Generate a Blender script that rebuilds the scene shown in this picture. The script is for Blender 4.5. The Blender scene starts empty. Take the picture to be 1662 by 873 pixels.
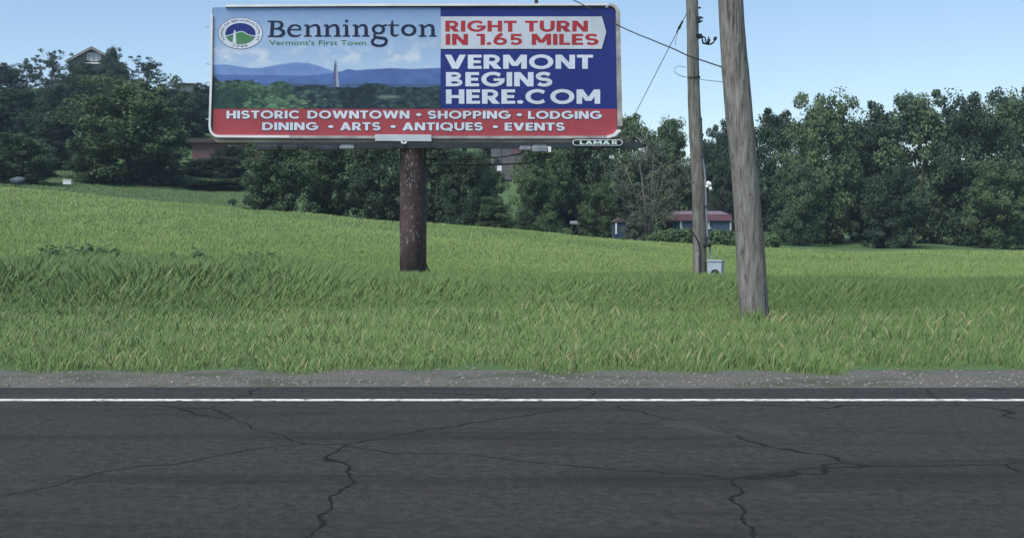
import bpy, math, random
import numpy as np
from mathutils import Vector, Matrix

scene = bpy.context.scene
col = scene.collection
R = math.radians

# ------------------------------------------------------------------ camera, sky, sun, exposure
F, CX, HY, CAMZ = 1805.0, 600.0, 372.0, 1.6        # focal length and principal point measured on the photograph (1662 px wide)
cam = bpy.data.cameras.new('camera')
camo = bpy.data.objects.new('camera', cam); col.objects.link(camo)
camo.location = (0, 0, CAMZ); camo.rotation_euler = (R(90), 0, 0)
cam.sensor_width = 36; cam.lens = F / 1662 * 36
cam.shift_x = (831 - CX) / 1662; cam.shift_y = (HY - 436.5) / 1662
cam.clip_start = 0.1; cam.clip_end = 20000
scene.camera = camo

SUN_EL, SUN_AZ = R(56), R(228)                      # azimuth clockwise from +Y: behind the camera, a little to the left; a high soft sun through thin evening cloud
world = bpy.data.worlds.new('World'); scene.world = world; world.use_nodes = True
nt = world.node_tree
sky = nt.nodes.new('ShaderNodeTexSky'); sky.sky_type = 'NISHITA'; sky.sun_disc = False
sky.sun_elevation = SUN_EL; sky.sun_rotation = SUN_AZ
sky.altitude = 300; sky.air_density = 1.0; sky.dust_density = 0.1; sky.ozone_density = 1.6
nt.links.new(sky.outputs[0], nt.nodes['Background'].inputs[0])
nt.nodes['Background'].inputs[1].default_value = 0.105
sd = bpy.data.lights.new('sun', 'SUN'); sd.energy = 3.3; sd.angle = R(35); sd.color = (1.0, 0.97, 0.90)
so = bpy.data.objects.new('sun', sd); col.objects.link(so)
d = Vector((math.sin(SUN_AZ) * math.cos(SUN_EL), math.cos(SUN_AZ) * math.cos(SUN_EL), math.sin(SUN_EL)))
so.rotation_euler = d.to_track_quat('Z', 'Y').to_euler()
vs = scene.view_settings
vs.view_transform = 'Standard'; vs.look = 'None'; vs.gamma = 1.0; vs.use_curve_mapping = False
vs.exposure = 0.6

rng = np.random.default_rng(7)
random.seed(7)

def W(px, py, Y):
    """world point seen at photo pixel (px, py) and standing Y metres away"""
    return Vector(((px - CX) / F * Y, Y, CAMZ + (HY - py) / F * Y))

def lin(r, g, b):
    f = lambda v: ((v / 255 + 0.055) / 1.055) ** 2.4 if v > 10 else v / 255 / 12.92
    return (f(r), f(g), f(b))

# ------------------------------------------------------------------ materials
MATS = {}
def mat(name, c, rough=0.7, var=0.15, scale=6.0, bump=0.0, stretch=(1, 1, 1), metal=0.0, c2=None, spec=0.3, lo=0.35, hi=0.65):
    m = bpy.data.materials.new(name); m.use_nodes = True; n = m.node_tree.nodes; l = m.node_tree.links
    b = n['Principled BSDF']; b.inputs['Roughness'].default_value = rough; b.inputs['Metallic'].default_value = metal
    b.inputs['Specular IOR Level'].default_value = spec
    tc = n.new('ShaderNodeTexCoord'); mp = n.new('ShaderNodeMapping'); mp.inputs['Scale'].default_value = stretch
    l.new(tc.outputs['Object'], mp.inputs[0])
    no = n.new('ShaderNodeTexNoise'); no.inputs['Scale'].default_value = scale; no.inputs['Detail'].default_value = 7
    no.inputs['Roughness'].default_value = 0.65
    l.new(mp.outputs[0], no.inputs['Vector'])
    cr = n.new('ShaderNodeValToRGB'); cr.color_ramp.elements[0].position = lo; cr.color_ramp.elements[1].position = hi
    if c2 is None:
        a = tuple(v * (1 - var) for v in c); z = tuple(min(1, v * (1 + var)) for v in c)
    else:
        a, z = c, c2
    cr.color_ramp.elements[0].color = (*a, 1); cr.color_ramp.elements[1].color = (*z, 1)
    l.new(no.outputs[0], cr.inputs[0]); l.new(cr.outputs[0], b.inputs['Base Color'])
    if bump:
        bp = n.new('ShaderNodeBump'); bp.inputs['Strength'].default_value = 0.8; bp.inputs['Distance'].default_value = bump
        l.new(no.outputs[0], bp.inputs['Height']); l.new(bp.outputs[0], b.inputs['Normal'])
    MATS[name] = m
    return m

def leafmat(name, dark, light, trans=0.25, rough=0.6, up=0.45):
    """leaf or blade colour between two greens by the per-leaf attribute 'tint'"""
    m = bpy.data.materials.new(name); m.use_nodes = True; n = m.node_tree.nodes; l = m.node_tree.links
    b = n['Principled BSDF']; b.inputs['Roughness'].default_value = rough; b.inputs['Specular IOR Level'].default_value = 0.25
    at = n.new('ShaderNodeAttribute'); at.attribute_name = 'tint'
    oi = n.new('ShaderNodeObjectInfo')
    ad = n.new('ShaderNodeMath'); ad.operation = 'MULTIPLY_ADD'; ad.inputs[1].default_value = 0.35; ad.inputs[2].default_value = -0.17
    l.new(oi.outputs['Random'], ad.inputs[0])
    sm = n.new('ShaderNodeMath'); sm.operation = 'ADD'; sm.use_clamp = True
    l.new(ad.outputs[0], sm.inputs[0]); l.new(at.outputs['Fac'], sm.inputs[1])
    mx = n.new('ShaderNodeMix'); mx.data_type = 'RGBA'
    mx.inputs[6].default_value = (*dark, 1); mx.inputs[7].default_value = (*light, 1)
    l.new(sm.outputs[0], mx.inputs[0]); l.new(mx.outputs[2], b.inputs['Base Color'])
    tr = n.new('ShaderNodeBsdfTranslucent'); l.new(mx.outputs[2], tr.inputs[0])
    # a blade or leaf face stands for a tuft of curved ones: soften its normal towards the tuft's
    ge = n.new('ShaderNodeNewGeometry'); sc_ = n.new('ShaderNodeVectorMath'); sc_.operation = 'SCALE'; sc_.inputs['Scale'].default_value = 1 - up
    l.new(ge.outputs['Normal'], sc_.inputs[0]); av = n.new('ShaderNodeVectorMath'); av.inputs[1].default_value = (0, 0, up); l.new(sc_.outputs[0], av.inputs[0])
    no_ = n.new('ShaderNodeVectorMath'); no_.operation = 'NORMALIZE'; l.new(av.outputs[0], no_.inputs[0]); l.new(no_.outputs[0], b.inputs['Normal'])
    ms = n.new('ShaderNodeMixShader'); ms.inputs[0].default_value = trans
    l.new(b.outputs[0], ms.inputs[1]); l.new(tr.outputs[0], ms.inputs[2])
    l.new(ms.outputs[0], n['Material Output'].inputs[0])
    MATS[name] = m
    return m

# ------------------------------------------------------------------ mesh helpers
class MB:
    def __init__(s): s.v = []; s.f = []
    def add(s, vs_, fs):
        o = len(s.v); s.v += [tuple(v) for v in vs_]; s.f += [tuple(i + o for i in f) for f in fs]; return s
    def box(s, c, d, rz=0.0, M=None):
        vs_ = []
        for x in (-.5, .5):
            for y in (-.5, .5):
                for z in (-.5, .5):
                    p = Vector((x * d[0], y * d[1], z * d[2]))
                    if M is not None: p = M @ p
                    elif rz: p = Matrix.Rotation(rz, 3, 'Z') @ p
                    vs_.append(Vector(c) + p)
        return s.add(vs_, [(0, 1, 3, 2), (4, 6, 7, 5), (0, 4, 5, 1), (2, 3, 7, 6), (0, 2, 6, 4), (1, 5, 7, 3)])
    def tube(s, pts, rad, n=10, cap=True):
        pts = [Vector(p) for p in pts]
        if not hasattr(rad, '__len__'): rad = [rad] * len(pts)
        vs_, fs = [], []
        up = None
        for i, p in enumerate(pts):
            t = (pts[min(i + 1, len(pts) - 1)] - pts[max(i - 1, 0)]).normalized()
            a = t.orthogonal().normalized() if up is None else (up - t * up.dot(t)).normalized()
            up = a; b = t.cross(a)
            for k in range(n):
                an = 2 * math.pi * k / n
                vs_.append(p + (a * math.cos(an) + b * math.sin(an)) * rad[i])
        for i in range(len(pts) - 1):
            for k in range(n):
                fs.append((i * n + k, i * n + (k + 1) % n, (i + 1) * n + (k + 1) % n, (i + 1) * n + k))
        if cap:
            fs.append(tuple(range(n))[::-1]); fs.append(tuple((len(pts) - 1) * n + k for k in range(n)))
        return s.add(vs_, fs)
    def prism(s, poly, y0, y1):
        """polygon given in (x, z), pushed from y0 back to y1"""
        n = len(poly)
        vs_ = [(x, y0, z) for x, z in poly] + [(x, y1, z) for x, z in poly]
        fs = [tuple(range(n)), tuple(range(2 * n - 1, n - 1, -1))]
        fs += [(i, i + n, (i + 1) % n + n, (i + 1) % n) for i in range(n)]
        return s.add(vs_, fs)
    def build(s, name, m, parent=None, smooth=False, bevel=0.0):
        me = bpy.data.meshes.new(name)
        off = parent_world(parent) if parent is not None else Vector((0, 0, 0))
        me.from_pydata([tuple(Vector(v) - off) for v in s.v], [], s.f); me.update()
        if m is not None: me.materials.append(m)
        o = bpy.data.objects.new(name, me); col.objects.link(o)
        if parent is not None: o.parent = parent
        if smooth:
            me.polygons.foreach_set('use_smooth', [True] * len(me.polygons))
        if bevel:
            b = o.modifiers.new('bevel', 'BEVEL'); b.width = bevel; b.segments = 2; b.limit_method = 'ANGLE'
        return o

def parent_world(o):
    p = Vector((0, 0, 0))
    while o is not None:
        p += o.location; o = o.parent
    return p

def root(name, loc, label, cat, group=None):
    o = bpy.data.objects.new(name, None); col.objects.link(o); o.location = loc; o.empty_display_size = 0.3
    return tag(o, label, cat, group)
def tag(o, label=None, cat=None, group=None, kind=None):
    if label: o['label'] = label
    if cat: o['category'] = cat
    if group: o['group'] = group
    if kind: o['kind'] = kind
    return o

def np_mesh(name, verts, faces_n, m, tint=None, parent=None):
    """verts (N,3); faces are consecutive runs of faces_n vertices"""
    me = bpy.data.meshes.new(name); N = len(verts); nf = N // faces_n
    me.vertices.add(N); me.vertices.foreach_set('co', np.ascontiguousarray(verts, dtype=np.float32).ravel())
    me.loops.add(N); me.loops.foreach_set('vertex_index', np.arange(N, dtype=np.int32))
    me.polygons.add(nf); me.polygons.foreach_set('loop_start', np.arange(0, N, faces_n, dtype=np.int32))
    me.update(calc_edges=True)
    if tint is not None:
        a = me.attributes.new('tint', 'FLOAT', 'POINT')
        a.data.foreach_set('value', np.repeat(tint, faces_n).astype(np.float32))
    if m: me.materials.append(m)
    o = bpy.data.objects.new(name, me); col.objects.link(o)
    if parent: o.parent = parent
    return o

# ------------------------------------------------------------------ terrain
KP = np.array([-900, -300, 0, 150, 300, 420, 650, 850, 1000, 1150, 1300, 1800, 2600], float)
YC = {70: [292, 296, 302, 315, 329, 341, 358, 373, 388, 402, 408, 411, 413],
      82: [302, 306, 313, 329, 346, 362, 378, 390, 396, 404, 410, 413, 415],
      100: [284, 288, 293, 302, 308, 319, 356, 372, 384, 394, 400, 404, 406],
      130: [250, 255, 262, 265, 260, 266, 295, 290, 352, 374, 380, 380, 380],
      200: [140, 140, 142, 142, 145, 170, 215, 235, 262, 275, 275, 270, 270],
      320: [200, 200, 200, 200, 200, 210, 240, 260, 290, 300, 300, 300, 300]}
KY = np.array([-200, 33, 70, 82, 100, 130, 200, 320, 2500], float)
KZ = np.zeros((len(KY), len(KP)))
for i, y in enumerate(KY):
    if y in YC: KZ[i] = CAMZ + (HY - np.array(YC[y])) / F * y
KZ[-1] = KZ[-2]
def terrain(X, Y):
    X = np.asarray(X, float); Y = np.asarray(Y, float)
    px = CX + F * X / np.maximum(Y, 14)
    out = 0
    for dy in (-3, -1, 1, 3):
        yy = np.clip(Y + dy, KY[0], KY[-1])
        rows = np.stack([np.interp(px, KP, KZ[i]) for i in range(len(KY))])
        k = np.clip(np.searchsorted(KY, yy, side='right') - 1, 0, len(KY) - 2)
        t = (yy - KY[k]) / (KY[k + 1] - KY[k])
        z0 = np.take_along_axis(rows, k[None], 0)[0]; z1 = np.take_along_axis(rows, (k + 1)[None], 0)[0]
        out = out + (z0 * (1 - t) + z1 * t) / 4
    w = np.clip((Y - 22) / 12, 0, 1)
    out = out + w * (0.10 * np.sin(X * .31 + Y * .23) * np.sin(Y * .19 - X * .11) + .05 * np.sin(X * .83 + 1.3) * np.sin(Y * .61))
    return out
def tz(x, y): return float(terrain(np.array([x]), np.array([y]))[0])

gm = mat('meadow_soil', (.062, .104, .044), .9, scale=.35, c2=(.084, .138, .056), spec=.1)
ys = np.concatenate([np.linspace(-60, 13, 12), np.linspace(14, 110, 97), np.linspace(112, 220, 40), np.geomspace(225, 700, 14)])
ps = np.concatenate([np.linspace(-7000, -500, 14), np.linspace(-400, 1900, 100), np.linspace(2000, 8200, 14)])
PP, YY = np.meshgrid(ps, ys)
XX = (PP - CX) / F * np.maximum(YY, 14)
ZZ = terrain(XX.ravel(), YY.ravel())
g = MB(); g.v = list(zip(XX.ravel(), YY.ravel(), ZZ)); nc = len(ps)
g.f = [(r * nc + c, r * nc + c + 1, (r + 1) * nc + c + 1, (r + 1) * nc + c) for r in range(len(ys) - 1) for c in range(nc - 1)]
tag(g.build('ground', gm, smooth=True), kind='structure')

# road the picture was taken from (below the photographed part)
asphalt = mat('asphalt', (.024, .024, .024), .9, scale=14, c2=(.044, .043, .042), bump=.004, spec=.08)
gravel = mat('gravel', (.06, .057, .05), .95, scale=25, c2=(.16, .15, .135), bump=.02)
white_line = mat('road_paint', (.45, .45, .43), .7, scale=12, c2=(.75, .75, .72))
def wear(m, scl, lo_, hi_, colr, amount=.8):
    n = m.node_tree.nodes; l = m.node_tree.links; bs = n['Principled BSDF']; old = bs.inputs['Base Color'].links[0].from_socket
    tc = n.new('ShaderNodeTexCoord'); mp = n.new('ShaderNodeMapping'); mp.inputs['Scale'].default_value = scl; l.new(tc.outputs['Object'], mp.inputs[0])
    t = n.new('ShaderNodeTexNoise'); t.inputs['Scale'].default_value = 1; t.inputs['Detail'].default_value = 8; t.inputs['Roughness'].default_value = .7; l.new(mp.outputs[0], t.inputs['Vector'])
    r_ = n.new('ShaderNodeMapRange'); r_.inputs[1].default_value = lo_; r_.inputs[2].default_value = hi_; r_.inputs[4].default_value = amount; l.new(t.outputs[0], r_.inputs[0])
    mx = n.new('ShaderNodeMix'); mx.data_type = 'RGBA'; mx.inputs[7].default_value = (*colr, 1)
    l.new(r_.outputs[0], mx.inputs[0]); l.new(old, mx.inputs[6]); l.new(mx.outputs[2], bs.inputs['Base Color'])
def cracks(m):
    n = m.node_tree.nodes; l = m.node_tree.links; bs = n['Principled BSDF']; old = bs.inputs['Base Color'].links[0].from_socket
    tc = n.new('ShaderNodeTexCoord'); wn = n.new('ShaderNodeTexNoise'); wn.inputs['Scale'].default_value = 1.2; wn.inputs['Detail'].default_value = 6
    l.new(tc.outputs['Object'], wn.inputs['Vector']); ad = n.new('ShaderNodeMix'); ad.data_type = 'VECTOR'; ad.inputs[0].default_value = .35
    l.new(tc.outputs['Object'], ad.inputs[4]); l.new(wn.outputs['Color'], ad.inputs[5])
    v = n.new('ShaderNodeTexVoronoi'); v.feature = 'DISTANCE_TO_EDGE'; v.inputs['Scale'].default_value = .55; l.new(ad.outputs[1], v.inputs['Vector'])
    r_ = n.new('ShaderNodeMapRange'); r_.inputs[1].default_value = .002; r_.inputs[2].default_value = .006; r_.inputs[3].default_value = .85; r_.inputs[4].default_value = 0; l.new(v.outputs[0], r_.inputs[0])
    mx = n.new('ShaderNodeMix'); mx.data_type = 'RGBA'; mx.inputs[7].default_value = (.008, .008, .008, 1)
    l.new(r_.outputs[0], mx.inputs[0]); l.new(old, mx.inputs[6]); l.new(mx.outputs[2], bs.inputs['Base Color'])
wear(asphalt, (110, 110, 110), .56, .66, (.12, .118, .11), .75)
cracks(asphalt)
wear(asphalt, (60, 60, 60), .60, .68, (.11, .108, .10), .7)      # pale aggregate
wear(asphalt, (.12, 1.1, 1), .50, .66, (.018, .018, .019), .75)  # oily wheel tracks
wear(asphalt, (.5, .35, 1), .58, .64, (.055, .054, .052), .6)    # patches
wear(white_line, (9, 14, 9), .52, .60, (.06, .06, .06), .85)
wear(gravel, (1.2, 1.6, 1), .5, .6, (.045, .06, .03), .7)
def sheet(name, x0, x1, y0, y1, z, m):
    b = MB(); n = 40
    for i in range(n + 1):
        x = x0 + (x1 - x0) * i / n
        b.v += [(x, y0 + .06 * math.sin(i * 1.7), z), (x, y1 + .06 * math.sin(i * 2.3), z)]
    b.f = [(2 * i, 2 * i + 2, 2 * i + 3, 2 * i + 1) for i in range(n)]
    return tag(b.build(name, m), kind='structure')
sheet('road_shoulder', -70, 70, 10.9, 12.6, .004, gravel)
sheet('road', -70, 70, -6, 11.2, .008, asphalt)
b = MB(); b.add([(-70, 10.3, .012), (70, 10.3, .012), (70, 10.42, .012), (-70, 10.42, .012)], [(0, 1, 2, 3)])
tag(b.build('road_marking', white_line), kind='structure')

# ------------------------------------------------------------------ grass (uncountable)
def grass(name, n, p0, p1, y0, y1, h0, h1, w0, m, clump=1.0, seed=1, lean=.35, tintbase=.5, hvar=None):
    r = np.random.default_rng(seed)
    iy = r.uniform(1 / y1, 1 / y0, n); Y = 1 / iy
    px = r.uniform(p0, p1, n); X = (px - CX) / F * Y
    Z = terrain(X, Y)
    patch = .5 + .25 * np.sin(X * .35 + 1.3 * np.sin(Y * .12)) + .25 * np.sin(Y * .23 + X * .12 + 2)
    fine = .5 + .5 * np.sin(X * 1.9 + np.sin(Y * 1.3) * 2) * np.sin(Y * .9 + X * .4)
    H = r.uniform(h0, h1, n) * (.7 + .35 * patch + .25 * fine * clump)
    if hvar is not None: H = H * hvar(px, Y)
    w = w0 * Y / 30 * r.uniform(.6, 1.4, n)
    a = r.uniform(0, math.pi, n); dx, dy = np.cos(a) * w, np.sin(a) * w
    la = r.normal(.4, 1.7, n); ll = np.abs(r.normal(lean, .25, n)) * H
    tx, ty = np.cos(la) * ll, np.sin(la) * ll * .6
    v = np.empty((n, 4, 3))
    v[:, 0] = np.stack([X - dx / 2, Y - dy / 2, Z - .03], 1)
    v[:, 1] = np.stack([X + dx / 2, Y + dy / 2, Z - .03], 1)
    v[:, 2] = np.stack([X + dx * .32 + tx * .45, Y + dy * .32 + ty * .45, Z + H * .62], 1)
    v[:, 3] = np.stack([X + tx, Y + ty, Z + H], 1)
    tint = np.clip(tintbase + .0045 * (Y - 45) * (y1 > 60) + .30 * (patch - .5) + .16 * (fine - .5) + r.normal(0, .08, n), 0, 1)
    return tag(np_mesh(name, v.reshape(-1, 3), 4, m, tint), kind='stuff')

blade = leafmat('hay_blade', (.172, .308, .084), (.335, .455, .155), .3, up=.88)
far_blade = leafmat('far_meadow_blade', (.07, .13, .055), (.14, .21, .085), .3, up=.6)  # darker green blades for the far strip beyond the crest
verge = leafmat('verge_blade', (.068, .142, .044), (.23, .325, .115), .3, up=.65)
grass('meadow_grass', 560000, -100, 1740, 25, 76, .07, .15, .015, blade, seed=2, tintbase=.55)
grass('far_meadow_grass', 60000, -120, 470, 84, 118, .06, .16, .02, far_blade, seed=3, tintbase=.3)
def tall(px, Y):
    # tallest weeds at the left, thinner right of the billboard post
    edge = np.clip((26.8 - Y) / 2.2, .25, 1) * np.clip((Y - 20.0) / 1.8, .2, 1)
    return edge * np.interp(px, [-300, 0, 120, 300, 480, 620, 760, 1100, 1900], [1.12, 1.12, 1.2, 1.14, .95, .7, .6, .65, .65])
grass('tall_grass', 300000, -100, 1740, 20.2, 26.7, .5, .95, .0062, verge, seed=4, tintbase=.33, lean=.4, hvar=tall)
def ragged(px, Y):
    x = (px - CX) / F * Y; e = 12.7 + .35 * np.sin(x * 1.7) * np.sin(x * .61 + 1) + .25 * np.sin(x * 4.3 + 2)
    near_pole = 1 + 1.6 * np.exp(-((x - 6.15) / .38) ** 2 - ((Y - 17.8) / .4) ** 2)
    return near_pole * np.clip((Y - e) / .5 + .5, 0.02, 1) * (.75 + .5 * np.clip(np.sin(x * 1.1 + Y) * np.sin(Y * 1.7 + x * .4), 0, 1))
grass('verge_grass', 100000, -120, 1760, 12.0, 21, .06, .24, .018, verge, seed=5, tintbase=.38, hvar=ragged)

straw = leafmat('dry_stalk', (.19, .20, .095), (.34, .33, .18), .3, up=.5)
grass('dry_stalks', 15000, -100, 1740, 20.2, 27.5, .5, .9, .003, straw, seed=8, tintbase=.5, hvar=tall)
grass('dry_stalks', 9000, -100, 1740, 12.3, 20.5, .08, .26, .006, straw, seed=9, tintbase=.5, hvar=ragged)
grass('dry_stalks', 9000, -100, 1740, 27, 76, .12, .22, .007, straw, seed=10, tintbase=.55)

# loose stones along the shoulder
def stones():
    r = np.random.default_rng(31); n = 2600
    c = np.stack([r.uniform(-14, 18, n), 11.3 + np.abs(r.normal(0, .75, n)), np.full(n, .006)], 1); sz = r.uniform(.006, .026, n)[:, None]
    o6 = np.array([[1, 0, 0], [0, 1, 0], [-1, 0, 0], [0, -1, 0], [0, 0, .8], [0, 0, -.5]], float)
    P = c[:, None] + (o6[None] * r.uniform(.6, 1.3, (n, 6, 1))) * sz[:, None]
    tri = [(0, 1, 4), (1, 2, 4), (2, 3, 4), (3, 0, 4), (1, 0, 5), (2, 1, 5), (3, 2, 5), (0, 3, 5)]
    v = np.concatenate([P[:, list(t)] for t in tri], 1).reshape(-1, 3)
    tag(np_mesh('loose_stones', v, 3, mat('loose_stone', (.07, .068, .06), .95, scale=30, c2=(.26, .25, .23))), kind='stuff')
stones()

# ------------------------------------------------------------------ trees
bark = mat('bark', (.055, .045, .035), .9, scale=5, c2=(.12, .10, .08), stretch=(1, 1, .3), bump=.02)
pale_bark = mat('pale_bark', (.10, .095, .08), .9, scale=5, c2=(.21, .19, .165), stretch=(1, 1, .3))
LEAF = {'deep': leafmat('leaf_deep', (.019, .040, .027), (.068, .105, .056)),
        'mid': leafmat('leaf_mid', (.036, .070, .035), (.120, .174, .074)),
        'light': leafmat('leaf_light', (.040, .078, .042), (.130, .185, .088)),
        'grey': leafmat('leaf_grey', (.06, .082, .058), (.15, .18, .12)),
        'fir': leafmat('leaf_fir', (.012, .028, .023), (.035, .060, .040))}

def leaves(centers, radii, n_each, size, r, flat=.75, tintc=None):
    """leaf rhombi spread through ball clumps"""
    C = np.repeat(centers, n_each, 0); Rr = np.repeat(radii, n_each)
    n = len(C)
    dirs = r.normal(size=(n, 3)); dirs /= np.linalg.norm(dirs, axis=1)[:, None]
    rad = Rr * r.uniform(.25, 1.12, n) ** .6
    P = C + dirs * rad[:, None] * np.array([1, 1, flat])
    nor = dirs * .6 + r.normal(size=(n, 3)) * .55 + np.array([0, 0, .55]); nor /= np.linalg.norm(nor, axis=1)[:, None]
    u = np.cross(nor, r.normal(size=(n, 3))); u /= np.linalg.norm(u, axis=1)[:, None] + 1e-9
    w = np.cross(nor, u)
    s = size * r.uniform(.6, 1.5, n)[:, None]
    v = np.stack([P - u * s, P + w * s * .6, P + u * s, P - w * s * .6], 1)
    t = np.repeat(tintc if tintc is not None else r.uniform(.1, .75, len(centers)), n_each) + r.normal(0, .10, n)
    return v.reshape(-1, 3), np.clip(t, 0, 1)

def tree_mesh(kind, seed):
    """crown leaves and a branching trunk for a tree 10 m tall and 8 m wide, base at the origin"""
    r = np.random.default_rng(seed); H, Rx = 10.0, 4.0
    b = MB(); cen, rad = [], []
    if kind == 'conifer':
        b.tube([(0, 0, 0), (.05, 0, 5), (0, 0, 9.6)], [.22, .13, .03], 7)
        for i in range(70):
            z = 1 + 8.8 * (i / 69) ** .9; rr = (10.2 - z) / 9.2 * 3.2 * r.uniform(.6, 1.15); a = i * 2.399
            for q in (.35, .7, 1.0):
                cen.append((math.cos(a) * rr * q, math.sin(a) * rr * q, z - .35 * q * rr * .4)); rad.append(.28 + .28 * (1 - z / 10))
            b.tube([(0, 0, z), (math.cos(a) * rr, math.sin(a) * rr, z - .14 * rr)], [.04, .012], 4, False)
        v, t = leaves(np.array(cen), np.array(rad), 26, .13, r, .5)
        return v, t, b
    lowest = {'broad': .09, 'open': .32, 'bush': .03, 'bare': .3}[kind]
    tilt = r.normal(0, .25, 2)
    top = (tilt[0], tilt[1], H * .72)
    if kind == 'bare':
        for i in range(6):
            a = i * 1.047 + r.normal(0, .2); q = r.uniform(1.2, 2.4)
            b.tube([(.15 * math.cos(a), .15 * math.sin(a), -.3), (q * .3 * math.cos(a), q * .3 * math.sin(a), 3), (q * math.cos(a), q * math.sin(a), r.uniform(6.5, 8.5))], [.11, .08, .02], 6)
    else: b.tube([(0, 0, -.3), (tilt[0] * .2, tilt[1] * .2, 2.5), (tilt[0] * .6, tilt[1] * .6, 5), top], [.30, .22, .15, .05], 8)
    nl = {'broad': 34, 'open': 24, 'bush': 34, 'bare': 30}[kind]
    for i in range(nl):
        h = lowest + (1 - lowest) * ((i + .5) / nl)
        prof = {'broad': math.sin(math.pi * min(1, (h * .86 + .14)) ** 1.25) ** .55 if h < .99 else .2,
                'open': (math.sin(math.pi * min(.98, h) ** 1.1)) ** .7,
                'bush': math.sqrt(max(.05, 1 - h ** 2.2)),
                'bare': (math.sin(math.pi * min(.97, h) ** 1.2)) ** .6}[kind]
        a = i * 2.399 + r.normal(0, .35); ext = Rx * prof * r.uniform(.62, 1.08)
        z1 = H * h * r.uniform(.94, 1.04); z0 = max(.3, min(z1 - ext * r.uniform(.35, .8), H * .7))
        e = np.array((math.cos(a) * ext, math.sin(a) * ext, z1))
        s = np.array((tilt[0] * z0 / 7, tilt[1] * z0 / 7, z0))
        mid = (s + e) / 2 + np.array((0, 0, -.08 * ext)) + r.normal(0, .15, 3)
        b.tube([s, mid, e], [.075 * (1.15 - h), .045, .012], 5, False)
        for q in np.linspace(.42, 1.0, 4 if kind != 'open' else 3):
            c = (s * (1 - q) + e * q) + r.normal(0, .35, 3)
            cen.append(c); rad.append(r.uniform(.55, 1.15) * (1.0 if kind in ('broad', 'bush') else .62))
            if r.uniform() < .6:
                c2 = c + r.normal(0, .8, 3)
                b.tube([(s * (1 - q) + e * q), c2], [.03, .008], 4, False)
                cen.append(c2); rad.append(r.uniform(.35, .8) * (1.0 if kind in ('broad', 'bush') else .7))
    cen = np.array(cen); cen[:, 2] = np.clip(cen[:, 2], .35, 10); rad = np.array(rad)
    if kind == 'bare':
        for i in range(90):
            c = cen[r.integers(len(cen))]; e = c * 1.02 + r.normal(0, .7, 3) + np.array((0, 0, .7))
            b.tube([c, (c + e) / 2 + r.normal(0, .12, 3), e], [.03, .02, .006], 4, False)
        k = r.permutation(len(cen))[: len(cen) // 2]; cen = cen[k]; rad = rad[k]
    n = {'broad': 170, 'open': 85, 'bush': 170, 'bare': 80}[kind]
    v, t = leaves(cen, rad, n, {'broad': .115, 'open': .11, 'bush': .11, 'bare': .085}[kind], r)
    return v, t, b

PROTO = {}
def proto(kind, seed, leaf):
    key = (kind, seed)
    if key not in PROTO:
        v, t, b = tree_mesh(kind, seed)
        o = np_mesh('crown', v, 4, None, t); tr = b.build('trunk', None, smooth=True)
        PROTO[key] = (o.data, tr.data, {})
        bpy.data.objects.remove(o); bpy.data.objects.remove(tr)
    cr, tr, by = PROTO[key]
    tm = 'pale' if kind == 'bare' else 'bark'
    if leaf not in by:
        a = cr.copy() if by else cr; a.materials.append(None) if not len(a.materials) else None
        a.materials.clear(); a.materials.append(LEAF[leaf])
        if not len(tr.materials): tr.materials.append(pale_bark if tm == 'pale' else bark)
        by[leaf] = a
    return by[leaf], tr

def tree(px, ytop, Y, wpx, kind, seed, leaf, label, name='tree', group=None, cat='tree', ybase=None):
    x = (px - CX) / F * Y; z = tz(x, Y) - .1
    if ybase is not None: z = CAMZ + (HY - ybase) / F * Y
    h = max(.6, CAMZ + (HY - ytop) / F * Y - z); w = wpx / F * Y
    o = root(name, (x, Y, z), label, cat, group)
    o.rotation_euler.z = random.uniform(0, 6.28); o.scale = (w / 8.2, w / 8.2, h / 10)
    cr, tr = proto(kind, seed, leaf)
    for nme, me in (('crown' if kind != 'bush' else 'foliage', cr), ('trunk' if kind != 'bush' else 'stem', tr)):
        c = bpy.data.objects.new(nme, me); col.objects.link(c); c.parent = o
    return o

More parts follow.
